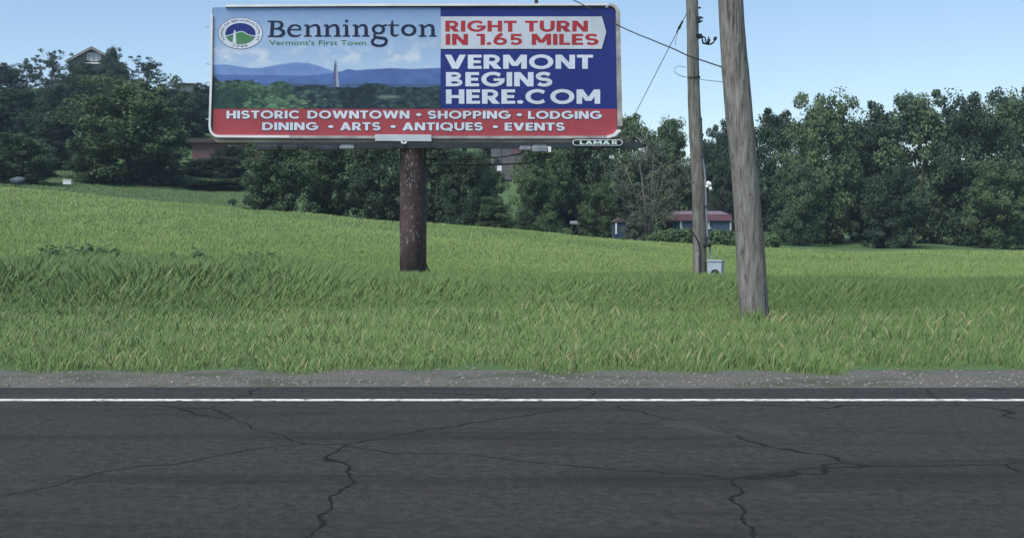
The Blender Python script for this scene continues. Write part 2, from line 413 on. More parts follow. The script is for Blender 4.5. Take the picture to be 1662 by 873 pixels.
HILL = 'dark green trees massed on the wooded hillside'
EDGE = 'trees along the far edge of the meadow'
SIDE = 'trees beyond the utility poles at the right'
hl = 'dense dark green tree in the mass on the hillside left of the billboard'
TREES = [
 # front of the left wood
 (210, 134, 104, 215, 'broad', 1, 'mid', 'broad mid green tree standing forward in the wood below the gabled house'),
 (30, 216, 96, 125, 'broad', 3, 'light', 'rounded lighter green tree at the far left edge above the meadow crest'),
 (152, 246, 103, 95, 'bush', 2, 'mid', 'low rounded bush in front of the broad tree by the white box'),
 (262, 250, 103, 80, 'bush', 1, 'deep', 'dark low bush at the right foot of the broad tree'),
 (100, 175, 120, 130, 'broad', 2, 'deep', hl), (-30, 150, 118, 130, 'broad', 1, 'deep', hl), (60, 235, 108, 80, 'bush', 2, 'deep', hl),
 (300, 150, 140, 105, 'broad', 3, 'deep', 'dark tree rising behind the left edge of the billboard'),
 (255, 160, 138, 95, 'broad', 2, 'deep', hl), (150, 165, 140, 110, 'broad', 3, 'deep', hl), (30, 140, 145, 110, 'broad', 2, 'deep', hl),
 (90, 140, 155, 110, 'broad', 1, 'deep', hl), (200, 130, 158, 100, 'broad', 3, 'deep', hl), (340, 140, 165, 90, 'broad', 1, 'deep', hl),
 (-60, 120, 160, 110, 'broad', 3, 'deep', hl), (125, 122, 172, 95, 'broad', 2, 'deep', hl), (270, 142, 170, 80, 'broad', 1, 'deep', hl),
 # skyline of the left wood
 (2, 103, 180, 85, 'broad', 2, 'deep', 'tall dense tree on the skyline at the left border of the photo'),
 (44, 96, 185, 62, 'open', 1, 'deep', 'airy tree on the skyline left of the gabled house, lower of two'),
 (84, 82, 184, 72, 'open', 2, 'deep', 'airy tree on the skyline left of the gabled house, taller of two'),
 (140, 101, 184, 84, 'broad', 3, 'deep', 'dense tree hiding the lower wall of the gabled house'),
 (181, 80, 188, 44, 'broad', 1, 'deep', 'narrow dark tree with a pointed top beside the right slope of the gabled house'),
 (188, 104, 182, 50, 'broad', 1, 'deep', 'dense tree below the narrow pointed tree beside the gabled house'),
 (236, 95, 190, 82, 'open', 3, 'deep', 'sparse tree with sky showing through, between the gabled house and the flat roof'),
 (283, 120, 186, 34, 'open', 4, 'mid', 'thin pale tree leaning beside the flat roofed house on the hill'),
 (328, 146, 184, 56, 'broad', 3, 'deep', 'dark tree in front of the flat roofed house on the hill'),
 # around the brick house
 (375, 236, 113, 80, 'bush', 3, 'deep', 'dark bush covering the right part of the brick wall'),
 (350, 293, 103, 120, 'bush', 2, 'deep', 'long low dark shrub at the back of the far strip of meadow'),
 (325, 258, 114, 90, 'bush', 1, 'deep', 'spreading dark bush below the brick wall'),
 (380, 289, 105, 70, 'bush', 2, 'mid', 'low green shrub beside the lawn under the brick house'),
 (400, 190, 152, 110, 'broad', 1, 'deep', 'dark tree behind the brick house'),
 # under the billboard
 (448, 212, 86, 118, 'broad', 3, 'mid', 'green leafy tree under the left half of the billboard'),
 (535, 205, 90, 125, 'broad', 2, 'mid', 'dense tree under the billboard between the leafy tree and the post'),
 (615, 208, 87, 115, 'broad', 1, 'deep', 'dark tree just left of the billboard post'),
 (705, 206, 87, 110, 'broad', 3, 'deep', 'dark tree just right of the billboard post'),
 (762, 240, 85, 85, 'broad', 2, 'deep', 'dark tree left of the lawn below the grey house'),
 (792, 262, 100, 60, 'broad', 1, 'deep', 'slender dark tree at the left side of the grey house'),
 (800, 322, 84, 90, 'bush', 1, 'mid', 'low bush at the foot of the lawn below the grey house'),
 (505, 328, 76, 40, 'bush', 3, 'light', 'pale low shrub on the crest of the meadow left of the post'),
 (880, 214, 94, 95, 'broad', 1, 'mid', 'tree right of the grey house below the right half of the billboard'),
 (868, 270, 88, 80, 'bush', 2, 'mid', 'rounded bush at the foot of the tree right of the grey house'),
 (940, 208, 98, 115, 'broad', 2, 'deep', 'dark tree below the oval plate of the billboard'),
 (825, 200, 165, 130, 'broad', 3, 'deep', 'dark tree behind the grey house'),
 (1018, 184, 106, 110, 'broad', 3, 'mid', 'tall green tree on the skyline just right of the billboard'),
 (1052, 222, 92, 140, 'bare', 1, 'grey', 'grey thinly leaved tree with bare pale branches right of the billboard'),
 (972, 300, 93, 70, 'bush', 1, 'mid', 'bush left of the small blue shed'),
 (1030, 342, 85.5, 42, 'bush', 3, 'grey', 'bush with dull leaves right of the small blue shed'),
 (1085, 200, 116, 90, 'broad', 1, 'mid', 'tree on the skyline left of the near utility pole'),
 (1138, 190, 125, 36, 'conifer', 1, 'fir', 'pointed conifer on the skyline behind the slim utility pole'),
 (1168, 208, 130, 80, 'broad', 2, 'deep', 'dark tree between the two utility poles'),
 (1195, 190, 120, 80, 'broad', 3, 'deep', 'dark tree behind the thick utility pole'),
 (1090, 265, 135, 110, 'broad', 2, 'deep', 'dark tree behind the red roofed shed, its left'),
 (1150, 260, 135, 110, 'broad', 1, 'deep', 'dark tree behind the red roofed shed, its right'),
]
side = [(1262, 178, 112, 120, 3), (1335, 160, 106, 130, 1), (1410, 172, 110, 130, 2), (1490, 150, 107, 140, 3), (1575, 160, 104, 140, 1),
        (1655, 145, 108, 150, 2), (1740, 150, 104, 150, 3), (1300, 260, 100, 90, 2), (1450, 270, 98, 100, 3), (1620, 265, 98, 110, 1)]
for t in TREES:
    nm = 'bush' if t[4] == 'bush' else ('conifer' if t[4] == 'conifer' else 'tree')
    tree(*t, name=nm, cat='bush' if nm == 'bush' else 'tree', group=HILL if t[7] == hl else (EDGE if 400 < t[0] and t[2] < 140 else None))
for i, (px, yt, Y, w, s) in enumerate(side):
    tree(px, yt, Y, w, 'broad', s, ('deep', 'mid', 'deep', 'light')[i % 4], 'dense green tree beyond the utility poles at the right', group=SIDE)

# hedge at the right, one clipped run of leaves
def hedge():
    r = np.random.default_rng(21); cen = []
    for px in np.linspace(1052, 1260, 60):
        for k in range(5):
            Y = 88 + r.uniform(-.9, .9)
            top = np.interp(px, [1052, 1075, 1120, 1195, 1260], [380, 372, 369, 374, 376])
            yb = 396
            cen.append(W(px + r.uniform(-3, 3), top + 6 + (yb - top) * r.uniform(0, 1) ** 1.3, Y))
    v, t = leaves(np.array([tuple(c) for c in cen]), np.full(len(cen), .42), 60, .10, r)
    base = W(1150, 396, 88)
    h = root('hedge', base, 'long low green hedge in front of the red roofed blue shed', 'hedge')
    o = np_mesh('foliage', v - np.array(base), 4, leafmat('hedge_leaf', (.05, .095, .042), (.15, .215, .09)), t, parent=h)
    b = MB()
    for px in range(1060, 1255, 12): b.tube([W(px, 397, 88), W(px + 1, 380, 88)], [.04, .015], 5)
    b.build('stem', bark, h)
hedge()

# leafy weeds standing out of the tall grass by the road
weedm = leafmat('weed_leaf', (.060, .115, .050), (.15, .235, .10), .3)
def weed_proto(seed):
    r = np.random.default_rng(seed); b = MB(); C = []
    for i in range(11):
        a = r.uniform(0, 6.28); e = Vector((math.cos(a) * .42 * r.uniform(.3, 1), math.sin(a) * .3, r.uniform(.75, 1.0)))
        b.tube([(0, 0, 0), e * .5 + Vector((0, 0, .1)), e], [.012, .009, .004], 5)
        for q in np.linspace(.3, 1, 7): C.append(e * q + Vector(r.normal(0, .05, 3)))
    v, t = leaves(np.array([tuple(c) for c in C]), np.full(len(C), .13), 12, .055, r, 1.0)
    return v, t, b
wv, wt, wb = weed_proto(5)
wlab = 'dark leafy weed standing above the tall roadside grass'
weeds = [(92, 408, 25.0), (118, 404, 25.4), (140, 405, 25.2), (160, 409, 25.0), (178, 408, 25.3), (303, 410, 25), (408, 417, 24.5), (430, 414, 25), (446, 419, 24.6), (20, 420, 25)]
first = None
for px, py, Y in weeds:
    x = (px - CX) / F * Y; z = tz(x, Y)
    h = (CAMZ + (HY - py) / F * Y) - z
    if first is None:
        first = root('weed_plant', (x, Y, z), wlab, 'weed', 'leafy weeds in the tall grass')
        np_mesh('leaf_cluster', wv, 4, weedm, wt, parent=first)
        o = wb.build('stem', weedm); o.parent = first; w = first
    else:
        w = first.copy(); col.objects.link(w); w.location = (x, Y, z)
        for ch in first.children:
            c = ch.copy(); col.objects.link(c); c.parent = w
    w.rotation_euler.z = random.uniform(0, 6.28); w.scale = (h * random.uniform(.95, 1.3), h * 1.1, h)

# ------------------------------------------------------------------ houses and sheds beyond the field
siding = mat('grey_siding', (.10, .115, .11), .8, scale=3, stretch=(.2, .2, 6), var=.2)
roofm = mat('dark_shingle', (.10, .095, .095), .9, scale=8, var=.3)
trim = mat('white_trim', (.62, .62, .62), .6, scale=4, var=.06)
pane = mat('window_glass', (.25, .29, .33), .15, scale=1, var=.2, spec=.5)
brick = mat('red_brick', (.10, .055, .058), .9, scale=5, c2=(.19, .10, .105), stretch=(1, 1, 3))
brownroof = mat('brown_roof', (.07, .055, .052), .9, scale=4, var=.3)
grey_wall = mat('weathered_grey_wall', (.085, .088, .10), .9, scale=2, c2=(.16, .145, .15), stretch=(.3, .3, 3))
cream = mat('cream_wall', (.50, .47, .42), .8, scale=2, var=.1)
bluew = mat('blue_siding', (.06, .10, .17), .7, scale=3, var=.12, stretch=(6, 6, .3))
redroof = mat('red_metal_roof', (.095, .042, .056), .5, scale=2, var=.15)
pinkroof = mat('faded_red_roof', (.19, .145, .185), .5, scale=2, var=.1)

def window(par, px0, py0, px1, py1, Y, bars=1):
    a, c = W(px0, py1, Y), W(px1, py0, Y); t = .12
    f = MB(); w, h = c.x - a.x, c.z - a.z
    f.box((a.x + t / 2, Y, a.z + h / 2), (t, .1, h)); f.box((c.x - t / 2, Y, a.z + h / 2), (t, .1, h))
    f.box((a.x + w / 2, Y, a.z + t / 2), (w - 2 * t, .1, t)); f.box((a.x + w / 2, Y, c.z - t / 2), (w - 2 * t, .1, t))
    for k in range(bars):
        f.box((a.x + w * (k + 1) / (bars + 1), Y - .01, a.z + h / 2), (.07, .08, h - 2 * t))
    fr = f.build('window', trim, par)
    p = MB(); p.box((a.x + w / 2, Y + .02, a.z + h / 2), (w - 2 * t + .02, .03, h - 2 * t + .02)); p.build('pane', pane, fr)
    return fr

# gabled house on top of the hill
Y = 200
hb = W(150, 160, Y)
H = root('gabled_house', hb, 'grey gabled house with a white window peeping over the treetops on the hill', 'house')
pk, le, re = W(150, 80, Y), W(107, 103, Y), W(193, 103, Y); zb = hb.z - 1
m = MB(); m.prism([(le.x + .5, zb), (re.x - .5, zb), (re.x - .5, le.z + .2), (pk.x, pk.z - .12), (le.x + .5, le.z + .2)], Y, Y + 11); m.build('wall', siding, H)
m = MB()
for e, sgn in ((le, 1), (re, -1)):
    dz = .28
    m.add([(pk.x, Y - .7, pk.z + .1), (e.x, Y - .7, e.z + .1), (e.x, Y - .7, e.z + .1 + dz), (pk.x, Y - .7, pk.z + .1 + dz),
           (pk.x, Y + 11.6, pk.z + .1), (e.x, Y + 11.6, e.z + .1), (e.x, Y + 11.6, e.z + .1 + dz), (pk.x, Y + 11.6, pk.z + .1 + dz)],
          [(0, 1, 2, 3), (7, 6, 5, 4), (0, 4, 5, 1), (3, 2, 6, 7), (1, 5, 6, 2), (0, 3, 7, 4)])
m.build('roof', roofm, H)
m = MB()
for e in (le, re):
    a = Vector((pk.x, Y - .74, pk.z - .05)); c = Vector((e.x, Y - .74, e.z - .05))
    m.add([a, c, c + Vector((0, 0, .22)), a + Vector((0, 0, .22))], [(0, 1, 2, 3)])
m.build('bargeboard', mat('grey_trim', (.28, .28, .27), .7, var=.1), H)
window(H, 141.5, 86.5, 163.5, 99, Y - .06, 2)
a, c = W(139.5, 104, Y - .2), W(163, 101.8, Y - .2); MB().box(((a.x + c.x) / 2, Y - .2, (a.z + c.z) / 2), (c.x - a.x, .3, c.z - a.z)).build('balcony_rail', trim, H)

# flat roofed house right of it
Y = 198; hb = W(302, 160, Y)
H = root('flat_roofed_house', hb, 'small pale house with a thin flat dark roof on the hilltop left of the billboard', 'house')
a, c = W(290, 160, Y), W(313, 139, Y)
MB().box(((a.x + c.x) / 2, Y + 2.5, (a.z + c.z) / 2), (c.x - a.x, 5, c.z - a.z)).build('wall', cream, H)
a, c = W(283.5, 139, Y), W(317, 136.5, Y)
MB().box(((a.x + c.x) / 2, Y + 2.3, (a.z + c.z) / 2 + .02), (c.x - a.x, 7, c.z - a.z)).build('roof', roofm, H, bevel=.03)
window(H, 296, 142, 305, 150, Y - .06, 1)

# brick house
Y = 128; hb = W(362, 262, Y)
H = root('brick_house', hb, 'red brick house with a low brown roof behind the bushes left of the billboard post', 'house')
a, c = W(312, 266, Y), W(424, 231.5, Y)
MB().box(((a.x + c.x) / 2, Y + 3.5, (a.z + c.z) / 2), (c.x - a.x, 7, c.z - a.z)).build('wall', brick, H)
a, c = W(301, 231.5, Y - .6), W(432, 224.5, Y - .6)
m = MB(); m.prism([(a.x, a.z), (c.x, a.z), (c.x, c.z), (a.x, c.z)], Y - .6, Y - .3)
m.add([(a.x, Y - .6, c.z + .003), (c.x, Y - .6, c.z + .003), (c.x - 1, Y + 3.5, c.z + .15), (a.x + 1, Y + 3.5, c.z + .15), (a.x, Y + 7.6, c.z), (c.x, Y + 7.6, c.z), (a.x, Y - .3, a.z + .05), (c.x, Y - .3, a.z + .05), (c.x, Y + 7.6, a.z + .05), (a.x, Y + 7.6, a.z + .05)],
      [(0, 1, 2, 3), (3, 2, 5, 4), (0, 3, 4), (1, 5, 2), (6, 9, 8, 7)])
m.build('roof', brownroof, H)
window(H, 368, 236, 384, 250, Y - .06, 1)

# grey house
Y = 128; hb = W(840, 288, Y)
H = root('grey_house', hb, 'weathered grey house above a small lawn, below the right half of the billboard', 'house')
a, c = W(806, 292, Y), W(866, 226, Y)
MB().box(((a.x + c.x) / 2, Y + 3, (a.z + c.z) / 2), (c.x - a.x, 6, c.z - a.z)).build('wall', grey_wall, H)
a, c = W(800, 226, Y), W(872, 190, Y); xm = (a.x + c.x) / 2
m = MB(); m.add([(a.x, Y - .5, a.z), (c.x, Y - .5, a.z), (c.x, Y + 6.5, a.z), (a.x, Y + 6.5, a.z), (a.x, Y + 3, c.z), (c.x, Y + 3, c.z)], [(0, 1, 5, 4), (2, 3, 4, 5), (0, 4, 3), (1, 2, 5), (0, 3, 2, 1)])
m.build('roof', roofm, H)
a, c = W(830, 250, Y), W(846, 236, Y)
MB().box(((a.x + c.x) / 2, Y - .05, (a.z + c.z) / 2), (c.x - a.x, .12, c.z - a.z)).build('brick_panel', brick, H)
m = MB()
for p in (812, 836, 858):
    q = W(p, 292, Y - .1); m.box((q.x, Y - .08, q.z + 2.2), (.12, .1, 4.4))
m.build('wall_batten', grey_wall, H)

# blue shed with red gambrel roof
Y = 112; hb = W(1146, 384, Y)
H = root('garden_shed', hb, 'long blue shed with a red barn roof and white trim behind the hedge', 'shed')
a, c = W(1103, 386, Y), W(1186, 357.5, Y)
MB().box(((a.x + c.x) / 2, Y + 1.5, (a.z + c.z) / 2), (c.x - a.x, 3, c.z - a.z)).build('wall', bluew, H)
x0, x1 = W(1091, 0, Y).x, W(1188, 0, Y).x
z0, z1, z2 = W(0, 358, Y - .25).z, W(0, 348, Y + .25).z, W(0, 342.5, Y + 1.5).z
m = MB(); m.add([(x0, Y - .25, z0), (x1, Y - .25, z0), (x1, Y + .25, z1), (x0, Y + .25, z1), (x0, Y + 2.75, z1), (x1, Y + 2.75, z1), (x1, Y + 3.25, z0), (x0, Y + 3.25, z0)],
                [(0, 1, 2, 3), (4, 5, 6, 7), (0, 3, 4, 7), (1, 6, 5, 2), (0, 7, 6, 1)]); m.build('lower_roof', redroof, H)
m = MB(); m.add([(x0 + .3, Y + .24, z1 + .01), (x1 - .2, Y + .24, z1 + .01), (x1 - .2, Y + 2.76, z1 + .01), (x0 + .3, Y + 2.76, z1 + .01), (x0 + .5, Y + 1.5, z2), (x1 - .7, Y + 1.5, z2)],
                [(0, 1, 5, 4), (2, 3, 4, 5), (0, 4, 3), (1, 2, 5), (0, 3, 2, 1)]); m.build('upper_roof', pinkroof, H)
for p in (1105, 1150):
    m = MB(); a, c = W(p - 1.4, 372, Y), W(p + 1.4, 358.5, Y); m.box(((a.x + c.x) / 2, Y - .04, (a.z + c.z) / 2), (c.x - a.x, .08, c.z - a.z))
    q = W(p + 2, 370.5, Y); m.box((q.x, Y - .05, q.z), (.22, .08, .1)); m.build('door_trim', trim, H)
m = MB(); q = W(1185.5, 372, Y); m.box((q.x, Y - .05, q.z), (.16, .12, W(0, 358.5, Y).z - W(0, 386, Y).z)); m.build('corner_post', cream, H)

# small blue shed half hidden by a bush
Y = 87; hb = W(1007, 384, Y)
H = root('small_shed', hb, 'narrow blue shed with a white door edge beside the dull bush', 'shed')
a, c = W(998.5, 386, Y), W(1017, 361, Y)
MB().box(((a.x + c.x) / 2, Y + .6, (a.z + c.z) / 2), (c.x - a.x, 1.2, c.z - a.z)).build('wall', mat('dull_blue_siding', (.035, .058, .11), .8, scale=3, var=.2, stretch=(6, 6, .3)), H)
m = MB(); m.prism([(a.x - .1, c.z), (c.x + .1, c.z), (c.x + .1, c.z + .06), ((a.x + c.x) / 2, c.z + .35), (a.x - .1, c.z + .06)], Y - .12, Y + 1.3); m.build('roof', brownroof, H)
m = MB(); q = W(999.8, 371, Y); m.box((q.x, Y - .04, q.z), (.12, .08, .85)); m.build('door_trim', trim, H)

# white garden table below the trees
Y = 91; hb = W(933, 374, Y); x, z = hb.x, CAMZ + (HY - 376) / F * Y
H = root('garden_table', (x, Y, z), 'small white garden table at the dark foot of the trees beyond the meadow', 'table')
m = MB(); m.box((x, Y, z + .62), (.72, .6, .05)); m.box((x - .05, Y + .25, z + .78), (.62, .05, .16)); m.build('tabletop', mat('dull_white_paint', (.36, .37, .38), .7, var=.15), H, bevel=.01)
for sx in (-.3, .3):
    for sy in (-.24, .24): MB().tube([(x + sx, Y + sy, z), (x + sx * .85, Y + sy * .85, z + .6)], .025, 6).build('leg', roofm, H)

# white chair on the lawn by the grey house
Y = 126; q = W(811, 283, Y); x, z = q.x, q.z
H = root('lawn_chair', (x, Y, z), 'white lawn chair beside the weathered grey house', 'chair')
MB().box((x, Y, z + .42), (.5, .5, .06)).build('seat', trim, H); MB().box((x, Y + .25, z + .72), (.5, .06, .55)).build('backrest', trim, H)
for sx in (-.2, .2):
    for sy in (-.2, .2): MB().box((x + sx, Y + sy, z + .2), (.06, .06, .38)).build('leg', trim, H)

# white utility box and grey boulder at the foot of the wood
Y = 93; q = W(110, 299.5, Y)
H = root('utility_box', q, 'low white box with a lid at the foot of the wood beyond the meadow', 'box')
MB().box((q.x, Y, q.z + .16), (.68, .5, .34)).build('body', trim, H, bevel=.02); MB().box((q.x, Y, q.z + .365), (.74, .56, .06)).build('lid', trim, H, bevel=.02)
stone = mat('field_stone', (.05, .065, .08), .9, scale=4, c2=(.10, .12, .14), bump=.03)
Y = 92; q = W(30, 296, Y); m = MB(); nu, nv = 14, 8
for j in range(nv + 1):
    for i in range(nu):
        th, ph = 2 * math.pi * i / nu, math.pi * j / nv
        k = 1 + .16 * math.sin(3 * th + j) + .1 * math.cos(5 * th - 2 * j)
        m.v.append((q.x + math.cos(th) * math.sin(ph) * .62 * k, Y + math.sin(th) * math.sin(ph) * .45 * k, q.z + .12 + math.cos(ph) * .34))
m.f = [(j * nu + i, (j + 1) * nu + i, (j + 1) * nu + (i + 1) % nu, j * nu + (i + 1) % nu) for j in range(nv) for i in range(nu)]
o = m.build('boulder', stone, smooth=True); tag(o, 'grey boulder at the foot of the rounded tree, far left', 'boulder')

# ------------------------------------------------------------------ billboard
YB = 30.0
B = root('billboard', (W(670, 0, YB).x, YB + .35, 0), 'large roadside billboard on a single rusty post advertising a town', 'billboard')
def Pp(px, py, dy=0.0):
    p = W(px, py, YB); return Vector((p.x, YB + dy, p.z))
def xz(px, py): p = Pp(px, py); return (p.x, p.z)
flat = lambda name, c, r=.55: mat(name, c, r, scale=.9, var=.09, spec=.25, bump=.004)
navy = flat('printed_navy', (.018, .032, .185)); redp = flat('printed_red', (.345, .060, .074)); whitep = flat('printed_white', (.60, .65, .74))
paler = flat('printed_silver', (.50, .54, .61)); inkblue = flat('printed_ink', (.012, .02, .055)); inkgreen = flat('printed_green', (.06, .20, .085)); redtext = flat('printed_red_text', (.36, .035, .045))
shade_red = flat('printed_dark_red', (.085, .018, .04)); shade_blue = flat('printed_dark_navy', (.012, .014, .05))
backm = mat('weathered_backing', (.16, .15, .14), .8, scale=3, var=.3)
tw = mat('white_metal_trim', (.62, .62, .62), .45, scale=1.5, c2=(.80, .80, .80)); tg = mat('stained_metal_trim', (.22, .20, .19), .55, scale=2.2, c2=(.50, .49, .47), stretch=(.6, 1, 1))
apron = mat('stained_apron', (.13, .11, .085), .7, scale=1.8, c2=(.31, .28, .23), stretch=(.35, 1, 1.5))
steel = mat('dark_steel', (.028, .034, .042), .6, scale=4, var=.3); silver = mat('silver_plate', (.52, .56, .60), .35, scale=2, var=.1, metal=.2)
lampm = mat('lamp_housing', (.20, .22, .24), .5, scale=5, var=.2); lampd = mat('lamp_housing_dark', (.03, .04, .046), .5, scale=5, var=.3)
rubber = mat('black_cable', (.012, .012, .013), .6, var=.2)

# core of the sign
def rpoly(x0, y0, x1, y1, rtl, rtr, rbr, rbl):
    pts = []
    for cx, cy, r, a0 in ((x0 + rtl, y0 + rtl, rtl, 180), (x1 - rtr, y0 + rtr, rtr, 270), (x1 - rbr, y1 - rbr, rbr, 0), (x0 + rbl, y1 - rbl, rbl, 90)):
        if r <= .01: pts.append((cx, cy)); continue
        for k in range(7):
            a = R(a0 + 15 * k); pts.append((cx + math.cos(a) * r, cy + math.sin(a) * r))
    return pts
def plate(name, pts, y0, y1, m, par=None, bevel=0.0):
    return MB().prism([xz(*p) for p in pts], YB + y0, YB + y1).build(name, m, par or B, bevel=bevel)
plate('backing_panel', rpoly(344.5, 13, 1004, 223, 1, 14, 14, 14), .03, .42, backm)
plate('red_band', rpoly(346, 177, 1001, 220.5, 0, 0, 9, 9), 0, .03, redp)
navy_o = plate('navy_panel', rpoly(715, 12.6, 1001, 177, 0, 15, 0, 0), 0, .03, navy)

# trim: ribbons with a rectangular section
def ribbon(name, pts, w0, w1, y0, y1, m, par=None):
    b_ = MB(); P2 = [Vector(xz(*p)) for p in pts]; n = len(P2)
    for i, p in enumerate(P2):
        t = (P2[min(i + 1, n - 1)] - P2[max(i - 1, 0)]).normalized(); nn = Vector((-t.y, t.x))
        wa = w0 + (w1 - w0) * i / (n - 1)
        k = wa / F * YB / 2
        for s_, y in ((1, y0), (-1, y0), (-1, y1), (1, y1)): b_.v.append((p.x + nn.x * k * s_, YB + y, p.y + nn.y * k * s_))
    for i in range(n - 1):
        for k in range(4): b_.f.append((i * 4 + k, i * 4 + (k + 1) % 4, (i + 1) * 4 + (k + 1) % 4, (i + 1) * 4 + k))
    b_.f += [(3, 2, 1, 0), tuple((n - 1) * 4 + k for k in range(4))]
    return b_.build(name, m, par or B)
arcp = lambda cx, cy, r, a0, a1, n=8: [(cx + r * math.cos(R(a0 + (a1 - a0) * k / n)), cy + r * math.sin(R(a0 + (a1 - a0) * k / n))) for k in range(n + 1)]
ribbon('left_trim', [(344, 25), (343.2, 120), (340.6, 205)] + arcp(355.6, 207, 14.6, 176, 92) + [(420, 222), (470, 222.2)], 3.4, 4.0, -.06, .3, tw)
ribbon('bottom_trim', [(470.2, 222.6), (600, 223), (800, 223.2), (985, 223)], 4.2, 4.2, -.055, .3, tg)
ribbon('corner_trim', [(984, 223.4)] + arcp(990, 208, 13, 80, 25, 6) + [(1006, 213)], 4.6, 5, -.09, .2, tw)
ribbon('top_trim', [(366, 10.6), (560, 9.3), (700, 9), (985, 8.2)], 3.4, 3.4, -.06, .3, tw)
ribbon('right_trim', arcp(988, 23, 14.6, -88, -2) + [(1003, 60), (1004.5, 140), (1006, 205)], 3.2, 7.5, -.06, .3, tg)
for py in (43.5, 103.5, 133.5, 193.5):
    MB().tube([Pp(333.5, py, .05), Pp(342.5, py + .3, .05)], .012, 6).build('trim_hook', tg, B)

# printed landscape: one fine sheet with its printed colours
def smooth_noise(h, w, cells, r, asp=1.0):
    gh, gw = int(cells) + 3, int(cells * w / h * asp) + 3
    gr = r.uniform(0, 1, (gh, gw))
    y = np.linspace(0, gh - 2.001, h); x = np.linspace(0, gw - 2.001, w)
    y0 = y.astype(int); x0 = x.astype(int); fy = (y - y0)[:, None]; fx = (x - x0)[None]
    fy = fy * fy * (3 - 2 * fy); fx = fx * fx * (3 - 2 * fx)
    a = gr[y0][:, x0]; b_ = gr[y0][:, x0 + 1]; c = gr[y0 + 1][:, x0]; d_ = gr[y0 + 1][:, x0 + 1]
    return (a * (1 - fx) + b_ * fx) * (1 - fy) + (c * (1 - fx) + d_ * fx) * fy
def fbm(h, w, cells, r, asp=1.0, o=4):
    s = 0; a = .5; t = 0
    for k in range(o): s = s + a * smooth_noise(h, w, cells * 2 ** k, r, asp); t += a; a *= .55
    return s / t
def landscape():
    r = np.random.default_rng(3); nx, ny = 500, 220
    X0, X1, Y0, Y1 = 346.0, 715.0, 13.0, 177.0
    px = np.linspace(X0, X1, nx); py = np.linspace(Y0, Y1, ny); u = (px - 330) * 4.259; PX, PY = np.meshgrid(px, py); V = (PY - 80) * 4.259
    L = lambda *c: np.array(lin(*c))
    t = np.clip((PY - 13) / 95, 0, 1)[..., None]
    C = L(122, 152, 192) * (1 - t) + L(168, 192, 220) * t
    cl = fbm(ny, nx, 13, r, .6, 5); band = np.exp(-((PY - 93) / 15) ** 2) + .25 * np.exp(-((PY - 60) / 30) ** 2)
    k = np.clip((cl - .45) * 4.5, 0, 1)[..., None] * band[..., None] * .75
    C = C * (1 - k) + L(205, 212, 224) * k
    def layer(pts, c, soft=4, tex=None):
        nonlocal C
        e = np.interp(u, *zip(*pts)); a = np.clip((V - e[None]) / soft, 0, 1)[..., None]
        C = C * (1 - a) + (c if tex is None else tex) * a
    n1 = fbm(ny, nx, 14, r, .6)[..., None]
    layer([(60, 108), (150, 104), (330, 131), (400, 128), (520, 106), (640, 89), (730, 94), (820, 120), (900, 152), (1000, 170), (1700, 170)], None, 5, L(112, 140, 190) * (.8 + .4 * n1))
    layer([(60, 172), (400, 178), (700, 183), (880, 165), (950, 152), (1000, 136), (1060, 145), (1150, 137), (1300, 130), (1450, 136), (1650, 127)], None, 5, L(84, 110, 164) * (.75 + .5 * n1))
    layer([(60, 230), (700, 236), (1700, 240)], None, 6, L(76, 96, 132) * (.8 + .4 * n1))
    top = np.interp(u, [60, 80, 120, 200, 330, 400, 440, 480, 540, 600, 630, 720, 800, 870, 960, 1050, 1130, 1220, 1300, 1400, 1480, 1650],
                    [180, 195, 228, 210, 213, 243, 262, 230, 214, 229, 262, 242, 250, 264, 264, 262, 231, 234, 254, 262, 262, 252])
    jag = (smooth_noise(ny, nx, 26, r, 1.2) - .5) * 16
    # tree clumps: rounded cells
    n = 1500; cx = r.uniform(0, 1700, n); cy = 215 + 215 * r.uniform(0, 1, n) ** .8; cr = r.uniform(6, 24, n) * (.6 + (cy - 200) / 260)
    o = np.argsort(cy); T = np.zeros((ny, nx, 3)) + L(44, 66, 70)
    U = np.broadcast_to(u[None], V.shape)
    for i in o:
        left = np.clip((700 - cx[i]) / 250, 0, 1)
        base = L(38, 54, 66) * (1 - left) + L(40, 66, 64) * left
        lite = L(74, 98, 96) * (1 - left) + L(98, 132, 104) * left
        q = r.uniform(0, 1) ** 1.5
        pb_ = math.exp(-((cx[i] - 560) / 250) ** 2) * min(1, max(0, (cy[i] - 300) / 70))
        if r.uniform() < pb_ * .75: lite = L(134, 172, 130); q = .3 + .6 * q
        if 90 < cx[i] < 640 and cy[i] < 300: q = min(1, q + .3)
        if (cx[i] < 290 or 950 < cx[i] < 1180) and cy[i] > 285: q *= .2
        dd = ((U - cx[i]) / (cr[i] * 1.25)) ** 2 + ((V - cy[i]) / cr[i]) ** 2
        a = np.clip((1 - dd) * 3, 0, 1)[..., None]
        up = np.clip(.55 - (V - cy[i]) / cr[i] * .45, 0, 1)[..., None]
        T = T * (1 - a) + (base + (lite - base) * q * up) * a
    fine = r.uniform(.7, 1.3, (ny, nx, 1)) * (.35 + 1.1 * fbm(ny, nx, 30, r, 1, 4)[..., None])
    T = T * fine * .92
    fld = (np.exp(-((U - 1280) / 75) ** 4 - ((V - 330) / 11) ** 4))[..., None]; T = T * (1 - fld * .7) + L(118, 140, 126) * fld * .7
    a = np.clip((V - top[None] - jag) / 3, 0, 1)[..., None]; C = C * (1 - a) + T * a
    # obelisk
    hw = np.interp(V, [78, 92, 130, 265], [0, 7, 12, 23]); xc = np.interp(V, [78, 265], [914, 917])
    ins = ((np.abs(U - xc) < hw) & (V > 78) & (V < 262))[..., None]
    oc = np.where(((U - xc) > hw * .1)[..., None], L(150, 155, 176), L(86, 96, 128)); oc = np.where((V < 125)[..., None], oc * .8, oc)
